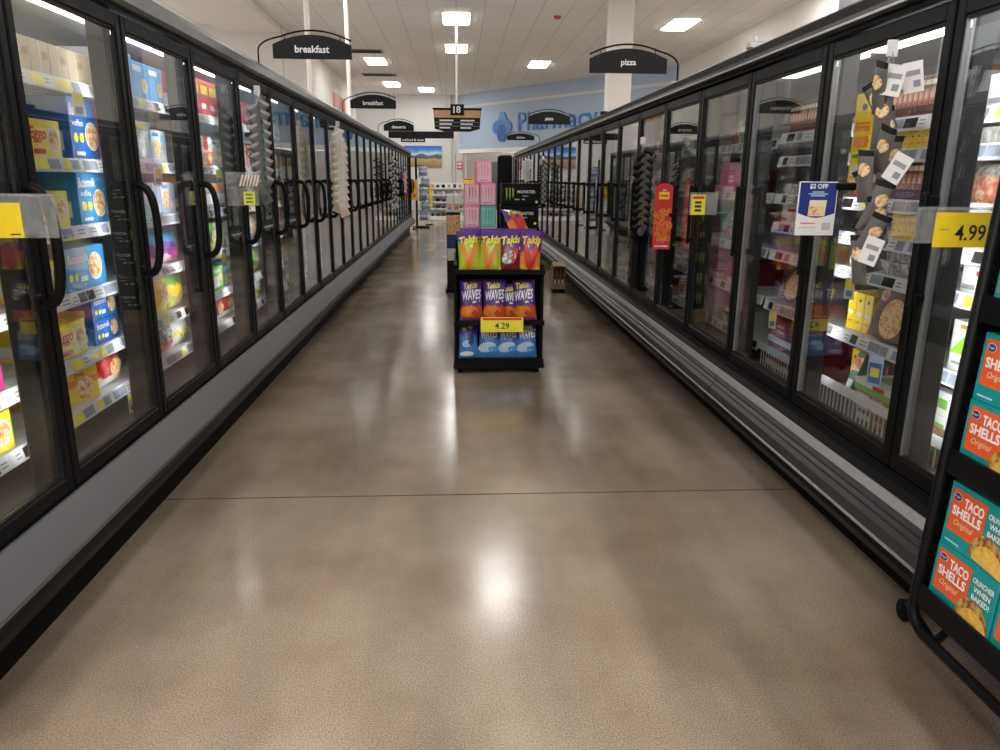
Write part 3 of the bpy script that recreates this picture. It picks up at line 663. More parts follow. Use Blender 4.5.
# first bay (only its far edge shows)
run(LEFT, ['tan','tan','tan','tan'], 1.92, Z[0], 0, 0); run(LEFT, ['eg','eg'], 1.98, Z[1], 1, 0); run(LEFT, ['tw','wb'], 2.0, Z[2], 2, 0)
run(LEFT, ['egt','egt'], 2.0, Z[3], 3, 0); run(LEFT, ['pink','pink'], 1.96, Z[4], 4, 0); run(LEFT, ['eg','eg'], 1.98, Z[5], 5, 0)
# second bay: the waffle boxes
run(LEFT, ['tan']*6, 2.60, Z[0], 0, 1)
run(LEFT, ['eg'], 2.77, Z[1], 1, 1); put(LEFT,'bw',3.165,Z[1],.19,1,1); run(LEFT, ['bw','bw'], 2.58, Z[1], 1, 1, u=.47)
run(LEFT, ['eg'], 2.76, Z[2], 2, 1); put(LEFT,'tw',3.16,Z[2],.19,2,1); run(LEFT, ['tw','tw'], 2.56, Z[2], 2, 1, u=.47)
run(LEFT, ['eg','twl'], 2.66, Z[3], 3, 1)
run(LEFT, ['eg'], 2.76, Z[4], 4, 1); put(LEFT,'bwl',3.165,Z[4],.2,4,1); put(LEFT,'bwl',3.165,Z[4]+.101,.2,4,1); put(LEFT,'bwl',2.85,Z[4],.47,4,1); put(LEFT,'bwl',2.85,Z[4]+.101,.47,4,1)
put(LEFT,'yo',2.92,Z[5],.225,5,1,rot=-.25); put(LEFT,'brd',3.2,Z[5],.2,5,1); run(LEFT, ['rst','rst','rst'], 2.66, Z[5], 5, 1, u=.47)
# third bay
run(LEFT, ['cr','sk','sk'], 3.50, Z[0]-.0, 0, 2)
run(LEFT, ['wht','cr','wb'], 3.46, Z[1], 1, 2); run(LEFT, ['wb','wb','wb'], 3.50, Z[2], 2, 2)
run(LEFT, ['bpp','bpp','bpp'], 3.50, Z[3], 3, 2); run(LEFT, ['bwt','by','bol'], 3.5, Z[4], 4, 2); run(LEFT, ['bwt','bmx','bwt'], 3.5, Z[5], 5, 2)
# fourth bay
run(LEFT, ['rd','rd','rd','rd'], 4.32, Z[0], 0, 3); run(LEFT, ['rc','rc','wb'], 4.36, Z[1], 1, 3); run(LEFT, ['or','or','or'], 4.36, Z[2], 2, 3)
run(LEFT, ['bgr','bgr','bwh'], 4.36, Z[3], 3, 3); run(LEFT, ['gn','gn','aq'], 4.36, Z[4], 4, 3); run(LEFT, ['wr','brd','brd'], 4.36, Z[5], 5, 3)
# fifth bay: two on this case, one past the joint on the next
for sh, (k1, k2, k3) in enumerate((('pz','wr','pz'),('wr','rc','wr'),('wb','wht','wht'),('bwh','bpp','bwh'),('bgr','by','bgr'),('brd','bor','bwt'))):
    run(LEFT, [k1, k2], 5.03, Z[sh], sh, 4); run(LEFT, [k3], 5.50, Z[sh], sh, 4)
pool = ['wr','rc','gn','or','wb','cr','bwh','bgr','bpp','brd','bwt','pz']
for bay in range(5, 10):
    for sh in range(6):
        y = 6.12+(bay-5)*.9
        run(LEFT, [R.choice(pool) for _ in range(2)], y, Z[sh], sh, bay)
# pizza cooler -----------------------------------------------------
Z = ZRA
run(RIGHT, ['dk']*22, 2.44, Z[0], 0, 3); run(RIGHT, ['ysl']*9, 2.55, Z[1], 1, 3); run(RIGHT, ['dk']*22, 2.44, Z[2], 2, 3)
run(RIGHT, ['ys','ys',.01,'ys','ys','ys','ys','ys'], 2.50, Z[3], 3, 3)
run(RIGHT, ['tray','tray','tray'], 2.45, Z[4], 4, 3); put(RIGHT,'tray',2.7,Z[4]+.056,.2,4,3)
put(RIGHT,'big',2.70,Z[5]+.01,.19,5,3,tilt=-.22); run(RIGHT, ['ymid','ymid','ymid'], 2.88, Z[5], 5, 3, u=.22)
BZ = .452
put(RIGHT,'ymid',3.10,BZ+.07,.3,6,3); put(RIGHT,'plz',3.02,BZ,.36,6,3,tilt=-.2); put(RIGHT,'gtil',3.02,BZ,.20,6,3,tilt=-.35,rot=.2)
for i, k in enumerate(('flat','flat','flat','flatg')): put(RIGHT, k, 2.72+.01*i, BZ+.041*i, .19, 6, 3)
for i, k in enumerate(('flat','flatg','flat')): put(RIGHT, k, 2.43-.01*i, BZ+.046*i, .19, 6, 3)
# bay beside the taco rack
run(RIGHT, ['wht','wht'], 2.02, Z[0], 0, 2); run(RIGHT, ['tray','tray'], 2.0, Z[1], 1, 2); run(RIGHT, ['bor','bor'], 2.0, Z[2]-.04, 2, 2, u=.21)
run(RIGHT, ['wg','wg'], 2.0, Z[3]+.0, 3, 2); run(RIGHT, ['wht','wht'], 2.0, Z[4], 4, 2); run(RIGHT, ['bgr','grt'], 1.95, Z[5]+.0, 5, 2)
for i in range(3): run(RIGHT, ['mt','mt'], 2.0, BZ+.086*i, 6, 2)
# dim bay past it and the unlit ones beyond
run(RIGHT, ['bor','wht'], 3.38, Z[3], 3, 4); run(RIGHT, ['dkb'], 3.54, Z[5]+.01, 5, 4, u=.22, tilt=-.35); put(RIGHT,'ylw',3.42,Z[5],.2,5,4,tilt=-.3)
run(RIGHT, ['dk']*9, 3.5, Z[0], 0, 4); run(RIGHT, ['tray','tray'], 3.38, Z[2], 2, 4)
for i in range(2): run(RIGHT, ['rst','rst'], 3.38, BZ+.131*i, 6, 4)
poolr = ['dkb','wht','tray','wg','flat','rst','bor','bmx']
for bay in range(5, 9):
    for sh in range(5):
        run(RIGHT, [R.choice(poolr) for _ in range(2)], 4.26+(bay-5)*.88, ZRB[sh], sh, bay)
# shelf talkers hanging from the price rails
tk = MB().box(-.022,-.001,-.085,.022,.001,0,'paper').box(-.02,-.0016,-.04,.02,-.001,-.006,'lemon').box(-.014,-.0016,-.075,.014,-.001,-.05,'tag_grey').mesh('shelf_tag')
tb = MB().box(-.03,-.001,-.12,.03,.001,0,'pale_blue').box(-.025,-.0016,-.11,.025,-.001,-.03,'blue').box(-.018,-.0022,-.085,.018,-.0016,-.05,'lemon').mesh('shelf_tag')
for q, me, y, z, lab in ((LEFT,tk,3.03,1.70,'yellow and grey shelf tag over the blue waffle boxes'),(LEFT,tk,3.17,.49,'yellow shelf tag under the red bag of the waffle cooler'),(LEFT,tk,3.72,1.44,'shelf tag below the white cereal box shelf'),(LEFT,tk,4.66,1.44,'shelf tag under the red and cream meal boxes'),
                  (LEFT,tk,4.62,.95,'shelf tag under the green vegetable bags'),(RIGHT,tb,2.66,.76,'blue shelf tag under the large pizza box'),(RIGHT,tk,3.62,.76,'shelf tag beside the slanted dark pizza boxes'),(RIGHT,tk,2.92,1.02,'clear shelf tag hanging beside the large pizza box')):
    one('shelf_tag', me, lab, 'tag', (q.x+q.s*.135, y, z), (0,.25*(-q.s)*0,(PI/2 if q.s < 0 else -PI/2)+.5*(-q.s)*-1), 'shelf tags')

m = MB().box(-.045,-.002,0,.045,.002,.33,'yellow',.001); 
for z0, z1, cc in ((.19,.21,'orange'),(.215,.225,'orange'),(.13,.17,'orange'),(.09,.105,'green'),(.02,.06,'paper')): m.box(-.034,-.0032,z0,.034,-.0018,z1,cc)
m.disc(lambda a, b: (a,-.0032,b), 0, .28, .012, .014, 'text_black', 10)
one('shelf_banner', m, 'tall yellow shelf strip hanging beside the strip of grey pouches', 'sign', (RIGHT.x+.142, 2.985, 1.40), (0,0,-PI/2+.35))

# ------------------------------------------------------------------ hanging category signs
def cat_sign(q, y, txt, x0, x1, z0, ztop, label, brx=None):
    """arched black board on a curved arm that is clamped to the cooler top"""
    cx = (x0+x1)/2; w = x1-x0
    t = thing('hanging_sign', label, 'sign', (q.x, y, q.top), 0, 'category signs over the coolers')
    rel = lambda p: (p[0]-q.x, p[1], p[2]-q.top)
    zs = z0+(ztop-z0)*.58
    n = 20; prof = [(x0, z0), (x1, z0)]+[(x1-w*i/n, zs+(ztop-zs)*(1-(2*i/n-1)**2)) for i in range(n+1)]
    m = MB().prism([(p[0]-q.x, p[1]-q.top) for p in prof], -.012, .012, 'charcoal')
    b = part('sign_board', m, t)
    f = lambda a, k: (a-q.x, -.0135, k-q.top)
    tm = MB().text(f, txt, cx, z0+(ztop-z0)*.40, (ztop-z0)*.31, 'white', .02, w*.48)
    part('lettering', tm, b)
    # arm: up from the clamp, round the corner, then along over the board's arched top
    ap = brx if brx is not None else q.x; base = q.top
    far_x = x1 if q.s < 0 else x0; near_x = x0 if q.s < 0 else x1; gap = .028
    edge = zs+gap
    pts = [rel((ap, 0, base)), rel((ap, 0, edge-.07))]
    arc = lambda x: zs+gap+(ztop-zs)*(1-(2*(x-x0)/w-1)**2)
    jx = near_x+(far_x-near_x)*.10; jz = arc(jx)
    for i in range(1, 7):
        u = i/6; pts.append(rel(((1-u)**2*ap+2*u*(1-u)*ap+u*u*jx, 0, (1-u)**2*(edge-.07)+2*u*(1-u)*(edge-.005)+u*u*jz)))
    for i in range(1, 15):
        x = jx+(far_x-jx)*i/14; pts.append(rel((x, 0, arc(x))))
    part('arm', MB().tube(pts, .006, 'black', 6), t)
    part('clamp', MB().box(-.03,-.03,0,.03,.03,.035,'silver',.004), t, (ap-q.x, 0, 0))
    for xx in (x0+w*.15, x1-w*.15):
        zz = zs+(ztop-zs)*(1-(2*(xx-x0)/w-1)**2); hp = min(pts[2:], key=lambda p: abs(p[0]-(xx-q.x)))
        part('hanger', MB().tube([(xx-q.x, 0, zz-q.top), (hp[0], 0, hp[2])], .003, 'black', 5), t)
cat_sign(LEFT, 5.47, 'breakfast', -1.235,-.71, 2.175, 2.325, 'black arched breakfast sign nearest the camera', -1.335)
cat_sign(LEFT, 9.36, 'breakfast', -1.255,-.72, 2.19, 2.345, 'black arched breakfast sign farther along the cooler', -1.345)
cat_sign(LEFT, 13.24, 'desserts', -1.235,-.73, 2.165, 2.33, 'black arched desserts sign beyond both breakfast signs', -1.33)
cat_sign(RIGHT, 5.36, 'pizza', .90, 1.43, 2.10, 2.255, 'black arched pizza sign nearest the camera', 1.51)
cat_sign(RIGHT, 11.5, 'pizza', 1.05, 1.67, 2.18, 2.36, 'black arched pizza sign in front of the Pharmacy lettering', 1.74)
cat_sign(RIGHT, 15.4, 'chicken', .99, 1.53, 2.14, 2.27, 'black arched sign farthest along the pizza cooler', 1.64)
for q, y, lab in ((RIGHT,3.83,'empty silver sign clamp on top of the pizza cooler'),(RIGHT,7.7,'small dark sign clamp on the pizza cooler near the cream column')):
    one('sign_clamp', MB().box(-.035,-.03,0,.035,.03,.03,'silver' if y < 5 else 'charcoal',.004).box(-.006,-.006,.03,.006,.006,.06,'silver'), lab, 'clamp', (q.x+.0,y,q.top), (0,0,0), 'sign clamps')
# overhead 18 sign
s18 = thing('aisle_sign', 'hanging black and wood aisle sign with the number 18', 'sign', (0,18,0))
m = MB().prism([(-.54,2.93),(.55,2.93),(.52,2.5),(.3,2.44),(-.3,2.44),(-.51,2.5)], -.05, .05, 'charcoal'); part('sign_board', m, s18)
part('wood_band', MB().box(-.52,-.06,2.74,.53,.06,2.90,'wood'), s18)
part('top_bar', MB().box(-.56,-.07,2.92,.57,.07,2.95,'black',.004), s18)
rows = MB()
for k in range(3):
    for x in (-.40,.08): 
        rows.box(x,-.056,2.665-k*.08,x+.32-.04*k,-.049,2.695-k*.08,'paper')
for k in range(2): rows.box(-.5,-.054,2.635-k*.08,.5,-.05,2.642-k*.08,'grey')
part('text_rows', rows, s18)
pl = part('number_plate', MB().box(-.15,-.085,2.79,.16,-.06,3.03,'charcoal',.004), s18)
part('number', MB().text(lambda a, b: (a, -.0865, b), '18', 0, 2.915, .15, 'white', .02), pl)
part('pole', MB().cyl(0,0,2.95,H,.028,'white',n=10), s18)
bm = thing('hanging_beam', 'long black hanging sign beam with small white lettered plate, before the back wall', 'sign', (-1.1,24,0))
part('beam', MB().box(-1.0,-.05,2.58,1.0,.05,2.78,'charcoal',.01), bm)
sp = part('name_plate', MB().box(-.62,-.09,2.46,.12,-.055,2.60,'charcoal',.004), bm)
part('lettering', MB().text(lambda a, b: (a, -.0915, b), 'seafood & meat', -.25, 2.53, .075, 'white', .01, .66), sp)
part('cable', MB().tube([(-.8,0,2.78),(-.8,0,H)], .006, 'grey', 5).tube([(.8,0,2.78),(.8,0,H)], .006, 'grey', 5), bm)

# ------------------------------------------------------------------ signs clipped to the doors
def flag(name, label, x0, x1, y, z0, z1, draw, group=None, cat='sign'):
    t = thing(name, label, cat, ((x0+x1)/2, y, (z0+z1)/2), 0, group); draw(t, x1-x0, z1-z0); return t
def d_2off(t, w, h):
    m = MB().box(-w/2,-.0015,-h/2,w/2,.0015,h/2,'paper',.001)
    n = 12; fn = lambda a, b, k=1: (-w/2+a*w, -.0016-.0006*k, -h/2+b*h)
    pts = [(.03,.985),(.03,.42)]+[(.03+.94*i/n, .42-.09*math.sin(PI*i/n)) for i in range(1, n)]+[(.97,.42),(.97,.985)]
    m.add([fn(*p) for p in pts], [tuple(range(len(pts)))], 'navy')
    g = lambda a, b: fn(a/w, b/h, 2)
    m.text(g, '$2 OFF', .5*w, .91*h, .10*h, 'white', .03, .66*w)
    for k, ww in enumerate((.3,.5,.36)):
        m.quad(fn(.5-ww/2,.80-k*.035,2), fn(.5+ww/2,.80-k*.035,2), fn(.5+ww/2,.82-k*.035,2), fn(.5-ww/2,.82-k*.035,2), 'pale_blue')
    m.quad(fn(.28,.36,2), fn(.72,.36,2), fn(.74,.66,2), fn(.30,.66,2), 'cream'); m.quad(fn(.31,.38,3), fn(.70,.38,3), fn(.71,.54,3), fn(.32,.54,3), 'pizza')
    m.quad(fn(.12,.22,2), fn(.5,.22,2), fn(.5,.24,2), fn(.12,.24,2), 'red'); m.quad(fn(.08,.14,2), fn(.5,.14,2), fn(.5,.15,2), fn(.08,.15,2), 'grey')
    for k in range(9): m.quad(fn(.68+k*.025,.10,2), fn(.68+k*.025+.013,.10,2), fn(.68+k*.025+.013,.24,2), fn(.68+k*.025,.24,2), 'grey')
    part('card', m, t)
    part('clip', MB().box(w/2-.01,-.012,h/2-.03,w/2+.065,.012,h/2-.002,'black',.005), t)
flag('coupon_sign', 'navy and white $2 OFF card clipped to the pizza cooler door', 1.233,1.378,2.70,1.206,1.397, d_2off)
def d_red(t, w, h):
    m = MB().box(-w/2,-.002,-h/2,w/2,.002,h/2-.02,'red',.001); fn = lambda a, b, k=1: (-w/2+a*w, -.0022-.0006*k, -h/2+b*h)
    n = 10; m.add([fn(i/n, .955+.045*math.sin(PI*i/n), 0) for i in range(n+1)], [tuple(range(n+1))], 'red')
    m.quad(fn(.22,.76,1), fn(.80,.76,1), fn(.80,.87,1), fn(.22,.87,1), 'yellow'); m.quad(fn(.28,.80,2), fn(.74,.80,2), fn(.74,.825,2), fn(.28,.825,2), 'red'); m.quad(fn(.4,.885,1), fn(.62,.885,1), fn(.62,.905,1), fn(.4,.905,1), 'paper')
    rr = random.Random(3)
    for i in range(60):
        a, b = .05+rr.random()*.9, .13+rr.random()*.47
        m.disc(lambda x, y, k=2+i*.1: fn(x, y, k), a, b, .11, .11*w/h, 'orange' if i % 3 else 'chip_orange', 9); m.disc(lambda x, y, k=2.05+i*.1: fn(x, y, k), a, b, .05, .05*w/h, 'dark_red', 7)
    for k, cc in ((0,'paper'),(1,'hot_pink'),(2,'orange')): m.quad(fn(.1+.1*k,.04+.05*k,10), fn(.85-.05*k,.04+.05*k,10), fn(.85-.05*k,.06+.05*k,10), fn(.1+.1*k,.06+.05*k,10), cc)
    part('panel', m, t); part('bracket', MB().box(w/2-.02,-.006,.0,w/2+.03,.006,.02,'black'), t)
flag('banner_sign', 'tall red banner with pepperoni dots sticking out from the pizza cooler', 1.31,1.43,5.0,.945,1.378, d_red)
def d_yel(t, w, h):
    m = MB().box(-w/2,-.001,-h/2,w/2,.001,h/2,'lemon'); fn = lambda a, b: (-w/2+a*w, -.0017, -h/2+b*h)
    m.quad(fn(.1,.80), fn(.9,.80), fn(.9,.92), fn(.1,.92), 'red')
    for k in range(3): m.quad(fn(.25,.56-.2*k), fn(.72,.56-.2*k), fn(.72,.68-.2*k), fn(.25,.68-.2*k), 'text_black')
    part('card', m, t); part('holder', MB().box(-w/2-.01,.001,h/2,w/2+.07,.003,h/2+.012,CLEAR).box(-w/2-.01,.001,-h/2,w/2+.07,.003,h/2,CLEAR), t)
flag('price_sign', 'small yellow price card next to the red banner', 1.309,1.389,4.2,1.21,1.32, d_yel)
def d_499(t, w, h):
    m = MB().box(-w/2,-.001,-h/2,w/2,.001,h/2,'yellow'); fn = lambda a, b: (a-w/2, -.0018, b-h/2)
    m.text(fn, '4.99', w*.66, h*.42, h*.46, 'text_black', .012, w*.56, 0)
    m.quad(fn(w*.08,h*.5), fn(w*.26,h*.5), fn(w*.26,h*.53), fn(w*.08,h*.53), 'kraft')
    part('card', m, t)
    part('holder', MB().box(-w/2-.05,.0015,-h/2+.01,w/2+.07,.0035,h/2+.012,CLEAR).box(-w/2-.05,-.004,h/2+.006,w/2+.07,.004,h/2+.014,CLEAR), t)
flag('price_sign', 'yellow 4.99 price card in a clear holder above the taco shell rack', 1.208,1.352,1.85,1.238,1.325, d_499)
def d_blank(t, w, h):
    m = MB().box(-w/2,-.001,-h/2,w/2,.001,h/2,'yellow').box(w*.22,-.0016,-h*.42,w*.44,-.001,-h*.38,'text_black'); part('card', m, t)
    part('holder', MB().box(-w/2-.02,.0015,-h/2-.0,w/2+.09,.0035,h/2+.022,CLEAR).box(-w/2-.02,-.004,h/2+.016,w/2+.09,.004,h/2+.024,CLEAR), t)
flag('price_sign', 'plain yellow price card in clear holder at the waffle cooler', -1.26,-1.142,2.05,1.24,1.33, d_blank)
def d_ltag(t, w, h):
    m = MB().box(-w/2,.0015,-h/2,w/2,.0035,h/2,CLEAR).box(-w/2,-.006,-h*.02,w/2,.004,h*.02,CLEAR)
    for i in range(6): x = -w*.1+i*w*.1; m.add([(x,-.0005,h*.08),(x+.01,-.0005,h*.08),(x+.03,-.0005,h*.42),(x+.02,-.0005,h*.42)], [(0,1,2,3)], 'cream')
    part('holder', m, t)
    cm_ = MB().box(w*.02,-.0015,-h*.48,w*.36,.001,-h*.08,'lemon')
    for i in range(3): cm_.box(w*.08,-.0022,-h*.42+i*h*.11,w*.3,-.0014,-h*.36+i*h*.11,'green')
    part('card', cm_, t, label='yellow price card')
flag('price_sign', 'yellow tag in a wide clear holder further down the breakfast cooler', -1.275,-1.10,4.3,1.245,1.425, d_ltag)
# clip strips with hanging pouches
def pouchmesh(w, h, base, fig, figc, lab=None, fx=.62, fy=.62, fr=.17):
    return bagmesh('hanging_pouch', w, h, .03, [(.9, base),(1, fig)], ([('o',fx,fy,fr,fr,figc,0)] if fr else [])+([('p',[(.2,.1),(.8,.1),(.8,.35),(.2,.35)],lab)] if lab else []), 5, 8, 10)
def clip_strip(x, y, ztop, zbot, n, me, name, pdesc, slabel, rz, spread, tilt=.35, fan=0, cards=(), jit=0):
    t = thing('clip_strip', slabel, 'clip strip', (x, y, ztop), 0, 'clip strips on the cooler doors')
    part('strip', MB().box(-.012,-.001,zbot-ztop,.012,.001,0,CLEAR).tube([(0,0,0),(0,-.01,-.02),(0,.005,-.035)], .003, 'silver', 5), t)
    part('hook', MB().box(-.018,-.004,-.02,.018,.004,.03,'paper',.002), t)
    for i in range(n):
        z = ztop-.10-(ztop-.10-zbot)*i/max(1, n-1); sd = 1 if i % 2 else -1
        one(name, me, '%s, %s from the top of its strip' % (pdesc, ORD[i]), 'pouch', (x+sd*spread+jit*R.uniform(-1,1), y-.016-.002*sd, z-.1), (tilt+jit*R.uniform(-6,6), -sd*fan+jit*R.uniform(-14,14), rz+(.12 if i % 2 else -.1)+jit*R.uniform(-30,30)), 'pouches hanging on the '+slabel.split(',')[0])
    for i, (dx, dz, rr) in enumerate(cards):
        one('price_tag', cm('pt', lambda: MB().box(-.028,-.001,-.045,.028,.001,.045,'paper').box(-.02,-.0016,.005,.02,-.001,.02,'grey').box(.0,-.0016,-.03,.02,-.001,-.01,'tag_grey').mesh('price_tag')),
            'white price tag, %s down among the grey pouches' % ORD[i], 'tag', (x+dx, y-.085, ztop+dz), (.1, rr, rz), 'white tags on the pouch strip')
pg = pouchmesh(.062,.17,'pouch_grey','charcoal','waffle',None,.6,.66,.11); clip_strip(1.372,2.45,1.80,1.16,13,pg,'hanging_pouch','grey pouch with round orange picture','strip of grey pouches, on the pizza cooler door',-.75,.02,.3,.22,jit=.02,cards=((-.03,-.10,.2),(.03,-.09,-.15),(.02,-.36,.5),(-.03,-.62,.3)))
pb = pouchmesh(.075,.17,'matte_black','post_grey','pouch_grey',None); clip_strip(1.31,5.42,1.66,1.05,20,pb,'hanging_pouch','black snack pouch by the red banner','strip of black pouches, beside the red banner',.1,.035,.25,.5)
pc_ = pouchmesh(.095,.18,'cream','white','paper','pale_pink'); clip_strip(-1.12,7.4,1.88,1.14,20,pc_,'hanging_pouch','beige pouch on the breakfast cooler','thick strip of beige pouches, on the breakfast cooler',.15,.045,.2,.4)
pd = pouchmesh(.065,.16,'pouch_grey','grey','dark_green',None,.5,.3,.1); clip_strip(-1.20,4.82,1.90,1.34,18,pd,'hanging_pouch','dark pouch with pale edge by the breakfast sign','strip of dark pouches, near the first breakfast sign',.3,.03,.25,.5)
pe = pouchmesh(.12,.22,'crinkle','charcoal','blackbits'); clip_strip(-1.17,14.2,1.74,.95,12,pe,'hanging_pouch','silver pouch far along the breakfast cooler','strip of silver pouches, far along the breakfast cooler',.1,.04,.25,.5)
pf = pouchmesh(.13,.28,'paper','white','cream'); clip_strip(1.30,14.6,1.7,1.45,6,pf,'hanging_pouch','white pouch far along the pizza cooler','strip of white pouches, far along the pizza cooler',.1,.04,.2,.3)
ph_ = pouchmesh(.08,.17,'charcoal','pouch_grey','grey'); clip_strip(1.37,12.3,1.72,1.05,14,ph_,'hanging_pouch','dark grey pouch far along the pizza cooler','strip of dark grey pouches, far along the pizza cooler',.1,.03,.25,.5)
pr = pouchmesh(.09,.15,'hot_pink','white','paper'); clip_strip(-1.2,17.6,1.62,1.12,8,pr,'hanging_pouch','pink pouch near the end of the breakfast cooler','strip of pink pouches, near the end of the breakfast cooler',.1,.03,.25,.4)

# ------------------------------------------------------------------ snack rack in the aisle
RX, RY, RW, RD = .295, 5.30, .63, .46
rk = thing('snack_rack', 'black three tier snack rack on casters standing in the aisle', 'rack', (RX,RY,0))
for sx in (-1, 1):
    part('side_panel', MB().box(sx*RW/2-.012,.05,.06,sx*RW/2+.012,RD,.80,'matte_black',.004), rk)
part('back_panel', MB().box(-RW/2,RD-.012,.06,RW/2,RD,.95,'matte_black'), rk)
for z in (.755,.385,.10):
    sh = part('shelf', MB().box(-RW/2-.012,0,z-.012,RW/2+.012,RD-.012,z,'matte_black'), rk)
    part('front_lip', MB().box(-RW/2-.015,-.012,z-.02,RW/2+.015,.0,z+.018,'black',.004), sh)
part('base', MB().box(-RW/2-.02,-.015,.045,RW/2+.02,RD,.085,'black',.006), rk)
for sx in (-1, 1):
    for yy in (.05, RD-.05): part('caster', MB().tube([(sx*(RW/2-.03)-.014,yy,.027),(sx*(RW/2-.03)+.014,yy,.027)], .027, 'matte_black', 12), rk)
pt = thing('price_sign', 'yellow 4.29 price sign on the snack rack', 'sign', (RX+.02,RY-.016,.375))
m = MB().box(-.155,-.002,-.055,.155,.002,.055,'lemon',.001).box(-.14,-.0032,.034,.14,-.0018,.05,'red'); part('card', m, pt)
part('number', MB().text(lambda a, b: (a, -.0032, b), '4.29', 0, -.008, .045, 'text_black', .012), pt)
TK = lambda c1='yellow', y=.76: [('t','Takis',.5,y-.02,.21,c1,.035,.9,.28,.12)]
SN = {
 'lime': ('lime green and purple snack bag', [(.07,'lime'),(.62,'lime'),(.70,'leaf'),(1,'purple')], TK('lemon')+[('o',.32,.32,.10,.55,'chip_orange',.25),('o',.62,.32,.10,.55,'chip_orange',-.4)]),
 'maroon': ('maroon and purple snack bag', [(.1,'dark_red'),(.58,'maroon'),(1,'purple')], TK('lemon')+[('p',[(.45,.56),(.95,.50),(.95,.58),(.45,.64)],'cream'),('o',.42,.3,.3,.22,'crinkle',.5),('o',.65,.35,.12,.3,'red',-.3)]),
 'orange': ('purple snack bag with orange rolls', [(.08,'yellow'),(.45,'chip_orange'),(.52,'violet'),(1,'purple')], TK('yellow')+[('p',[(.2,.50),(.85,.58),(.85,.66),(.2,.58)],'lemon'),('o',.4,.3,.12,.5,'red',.3),('o',.65,.3,.12,.5,'red',-.2)]),
 'wave': ('purple snack bag with red wavy chips', [(.05,'violet'),(.36,'wave_red'),(1,'purple')], [('t','Takis',.45,.86,.15,'lemon',.03,.62,.25,.1),('t','WAVES',.5,.62,.24,'white',.03,.88,.15,.1),('p',[(.55,.42),(.9,.45),(.9,.5),(.55,.47)],'cream'),('o',.4,.22,.35,.2,'chip_orange',0),('o',.72,.18,.2,.12,'wave_red',0)]),
 'blue': ('blue and purple snack bag', [(.55,'wave_blue'),(.62,'blue'),(1,'purple')], [('t','Takis',.45,.86,.15,'lemon',.03,.62,.25,.1),('t','WAVES',.5,.66,.24,'white',.03,.88,.15,.1),('o',.4,.3,.4,.2,'pale_blue',.2),('o',.7,.25,.2,.12,'sky',0)]),
 'bluen': ('blue snack bag turned back to front', [(.6,'wave_blue'),(.66,'blue'),(1,'purple')], [('o',.4,.4,.2,.14,'pale_blue',.2),('o',.6,.55,.14,.3,'navy',0),('o',.4,.12,.3,.1,'paper',0),('o',.3,.8,.1,.06,'yellow',0),('o',.6,.85,.1,.06,'orange',0)]),
}
for k in ('orange','wave','blue'): pass
SM = {k: bagmesh('snack_bag', .17, .29, .08, v[1], v[2], i+11) for i, (k, v) in enumerate(SN.items())}
def snack(k, x, y, z, lab, rz=0, tilt=-.18, ry=0, sc=1):
    o = one('snack_bag', SM[k], lab, 'snack bag', (x,y,z), (tilt, ry, rz), 'snack bags on the black rack'); o.scale = (sc,sc,sc); return o
z = .757
snack('lime', RX-.205, RY+.10, z, 'lime green snack bag at the end of the top tier', .05, -.3, -.06); snack('lime', RX-.07, RY+.10, z, 'lime green snack bag beside the maroon one', -.15, -.3, .04)
snack('maroon', RX+.085, RY+.10, z, 'maroon snack bag on the top tier', .05, -.28, .02); snack('orange', RX+.215, RY+.10, z, 'purple snack bag with orange rolls at the end of the top tier', -.08, -.26, .1)
for i, x in enumerate((-.19,-.05,.1,.2)):
    snack('orange' if i > 1 else 'lime', RX+x, RY+.22, z, 'purple topped snack bag, %s in the back row of the top tier' % ORD[i], .1*(-1)**i, -.1)
snack('orange', RX+.17, RY+.27, z+.25, 'purple and orange snack bag lying on top of the others', .3, -1.0, .1)
z = .387
for i, (k, x, rz) in enumerate((('wave',-.2,.05),('wave',-.03,-.03),('wave',.2,-.2))): snack(k, RX+x, RY+.10, z, 'purple and red snack bag, %s on the middle tier' % ORD[i], rz, -.16, (0,0,-.08)[i], 1.03)
snack('wave', RX+.08, RY+.17, z, 'purple snack bag half hidden behind the middle tier front row', -.1, -.1, 0, .9)
z = .102
for i, (k, x, rz) in enumerate((('bluen',-.222,.1),('blue',-.07,-.05),('blue',.075,.05),('blue',.215,.05))): snack(k, RX+x, RY+.10, z, SN[k][0]+', %s on the bottom tier' % ORD[i], rz, -.16, 0, .93)

# ------------------------------------------------------------------ drink cases behind it
def claws(m, fn, x, y, w, h, cc):
    for i in range(3):
        a = x+w*i*.38; L = (1, .93, .8)[i]
        m.add([fn(a, y+h), fn(a+w*.2, y+h*.98), fn(a+w*.22, y+h*.4), fn(a+w*.10, y+h*(1-L)), fn(a+w*.04, y+h*.45)], [(0,1,2,3,4)], cc)
cw, cd, ch = .375, .27, .205
m = MB().box(-cw/2,-cd/2,0,cw/2,cd/2,ch,'black',.004); f = lambda a, b: (-cw/2+a*cw, -cd/2-.0012, b*ch)
c('claw_green', (.28,.42,.05), .4); claws(m, f, .10, .18, .22, .62, 'claw_green'); g = lambda a, b: (a-cw/2, -cd/2-.0012, b)
m.text(g, 'MONSTER', .64*cw, .62*ch, .14*ch, 'white', .02, .56*cw); m.text(g, 'ENERGY', .62*cw, .42*ch, .06*ch, 'paper', .01, .42*cw)
m.quad(f(.34,.24), f(.46,.24), f(.46,.29), f(.34,.29), 'paper'); m.quad(f(.53,.24), f(.6,.24), f(.6,.29), f(.53,.29), 'paper'); m.disc(f, .91, .15, .035, .06, 'lemon', 10)
mc = m.mesh('drink_case')
MY = 7.55
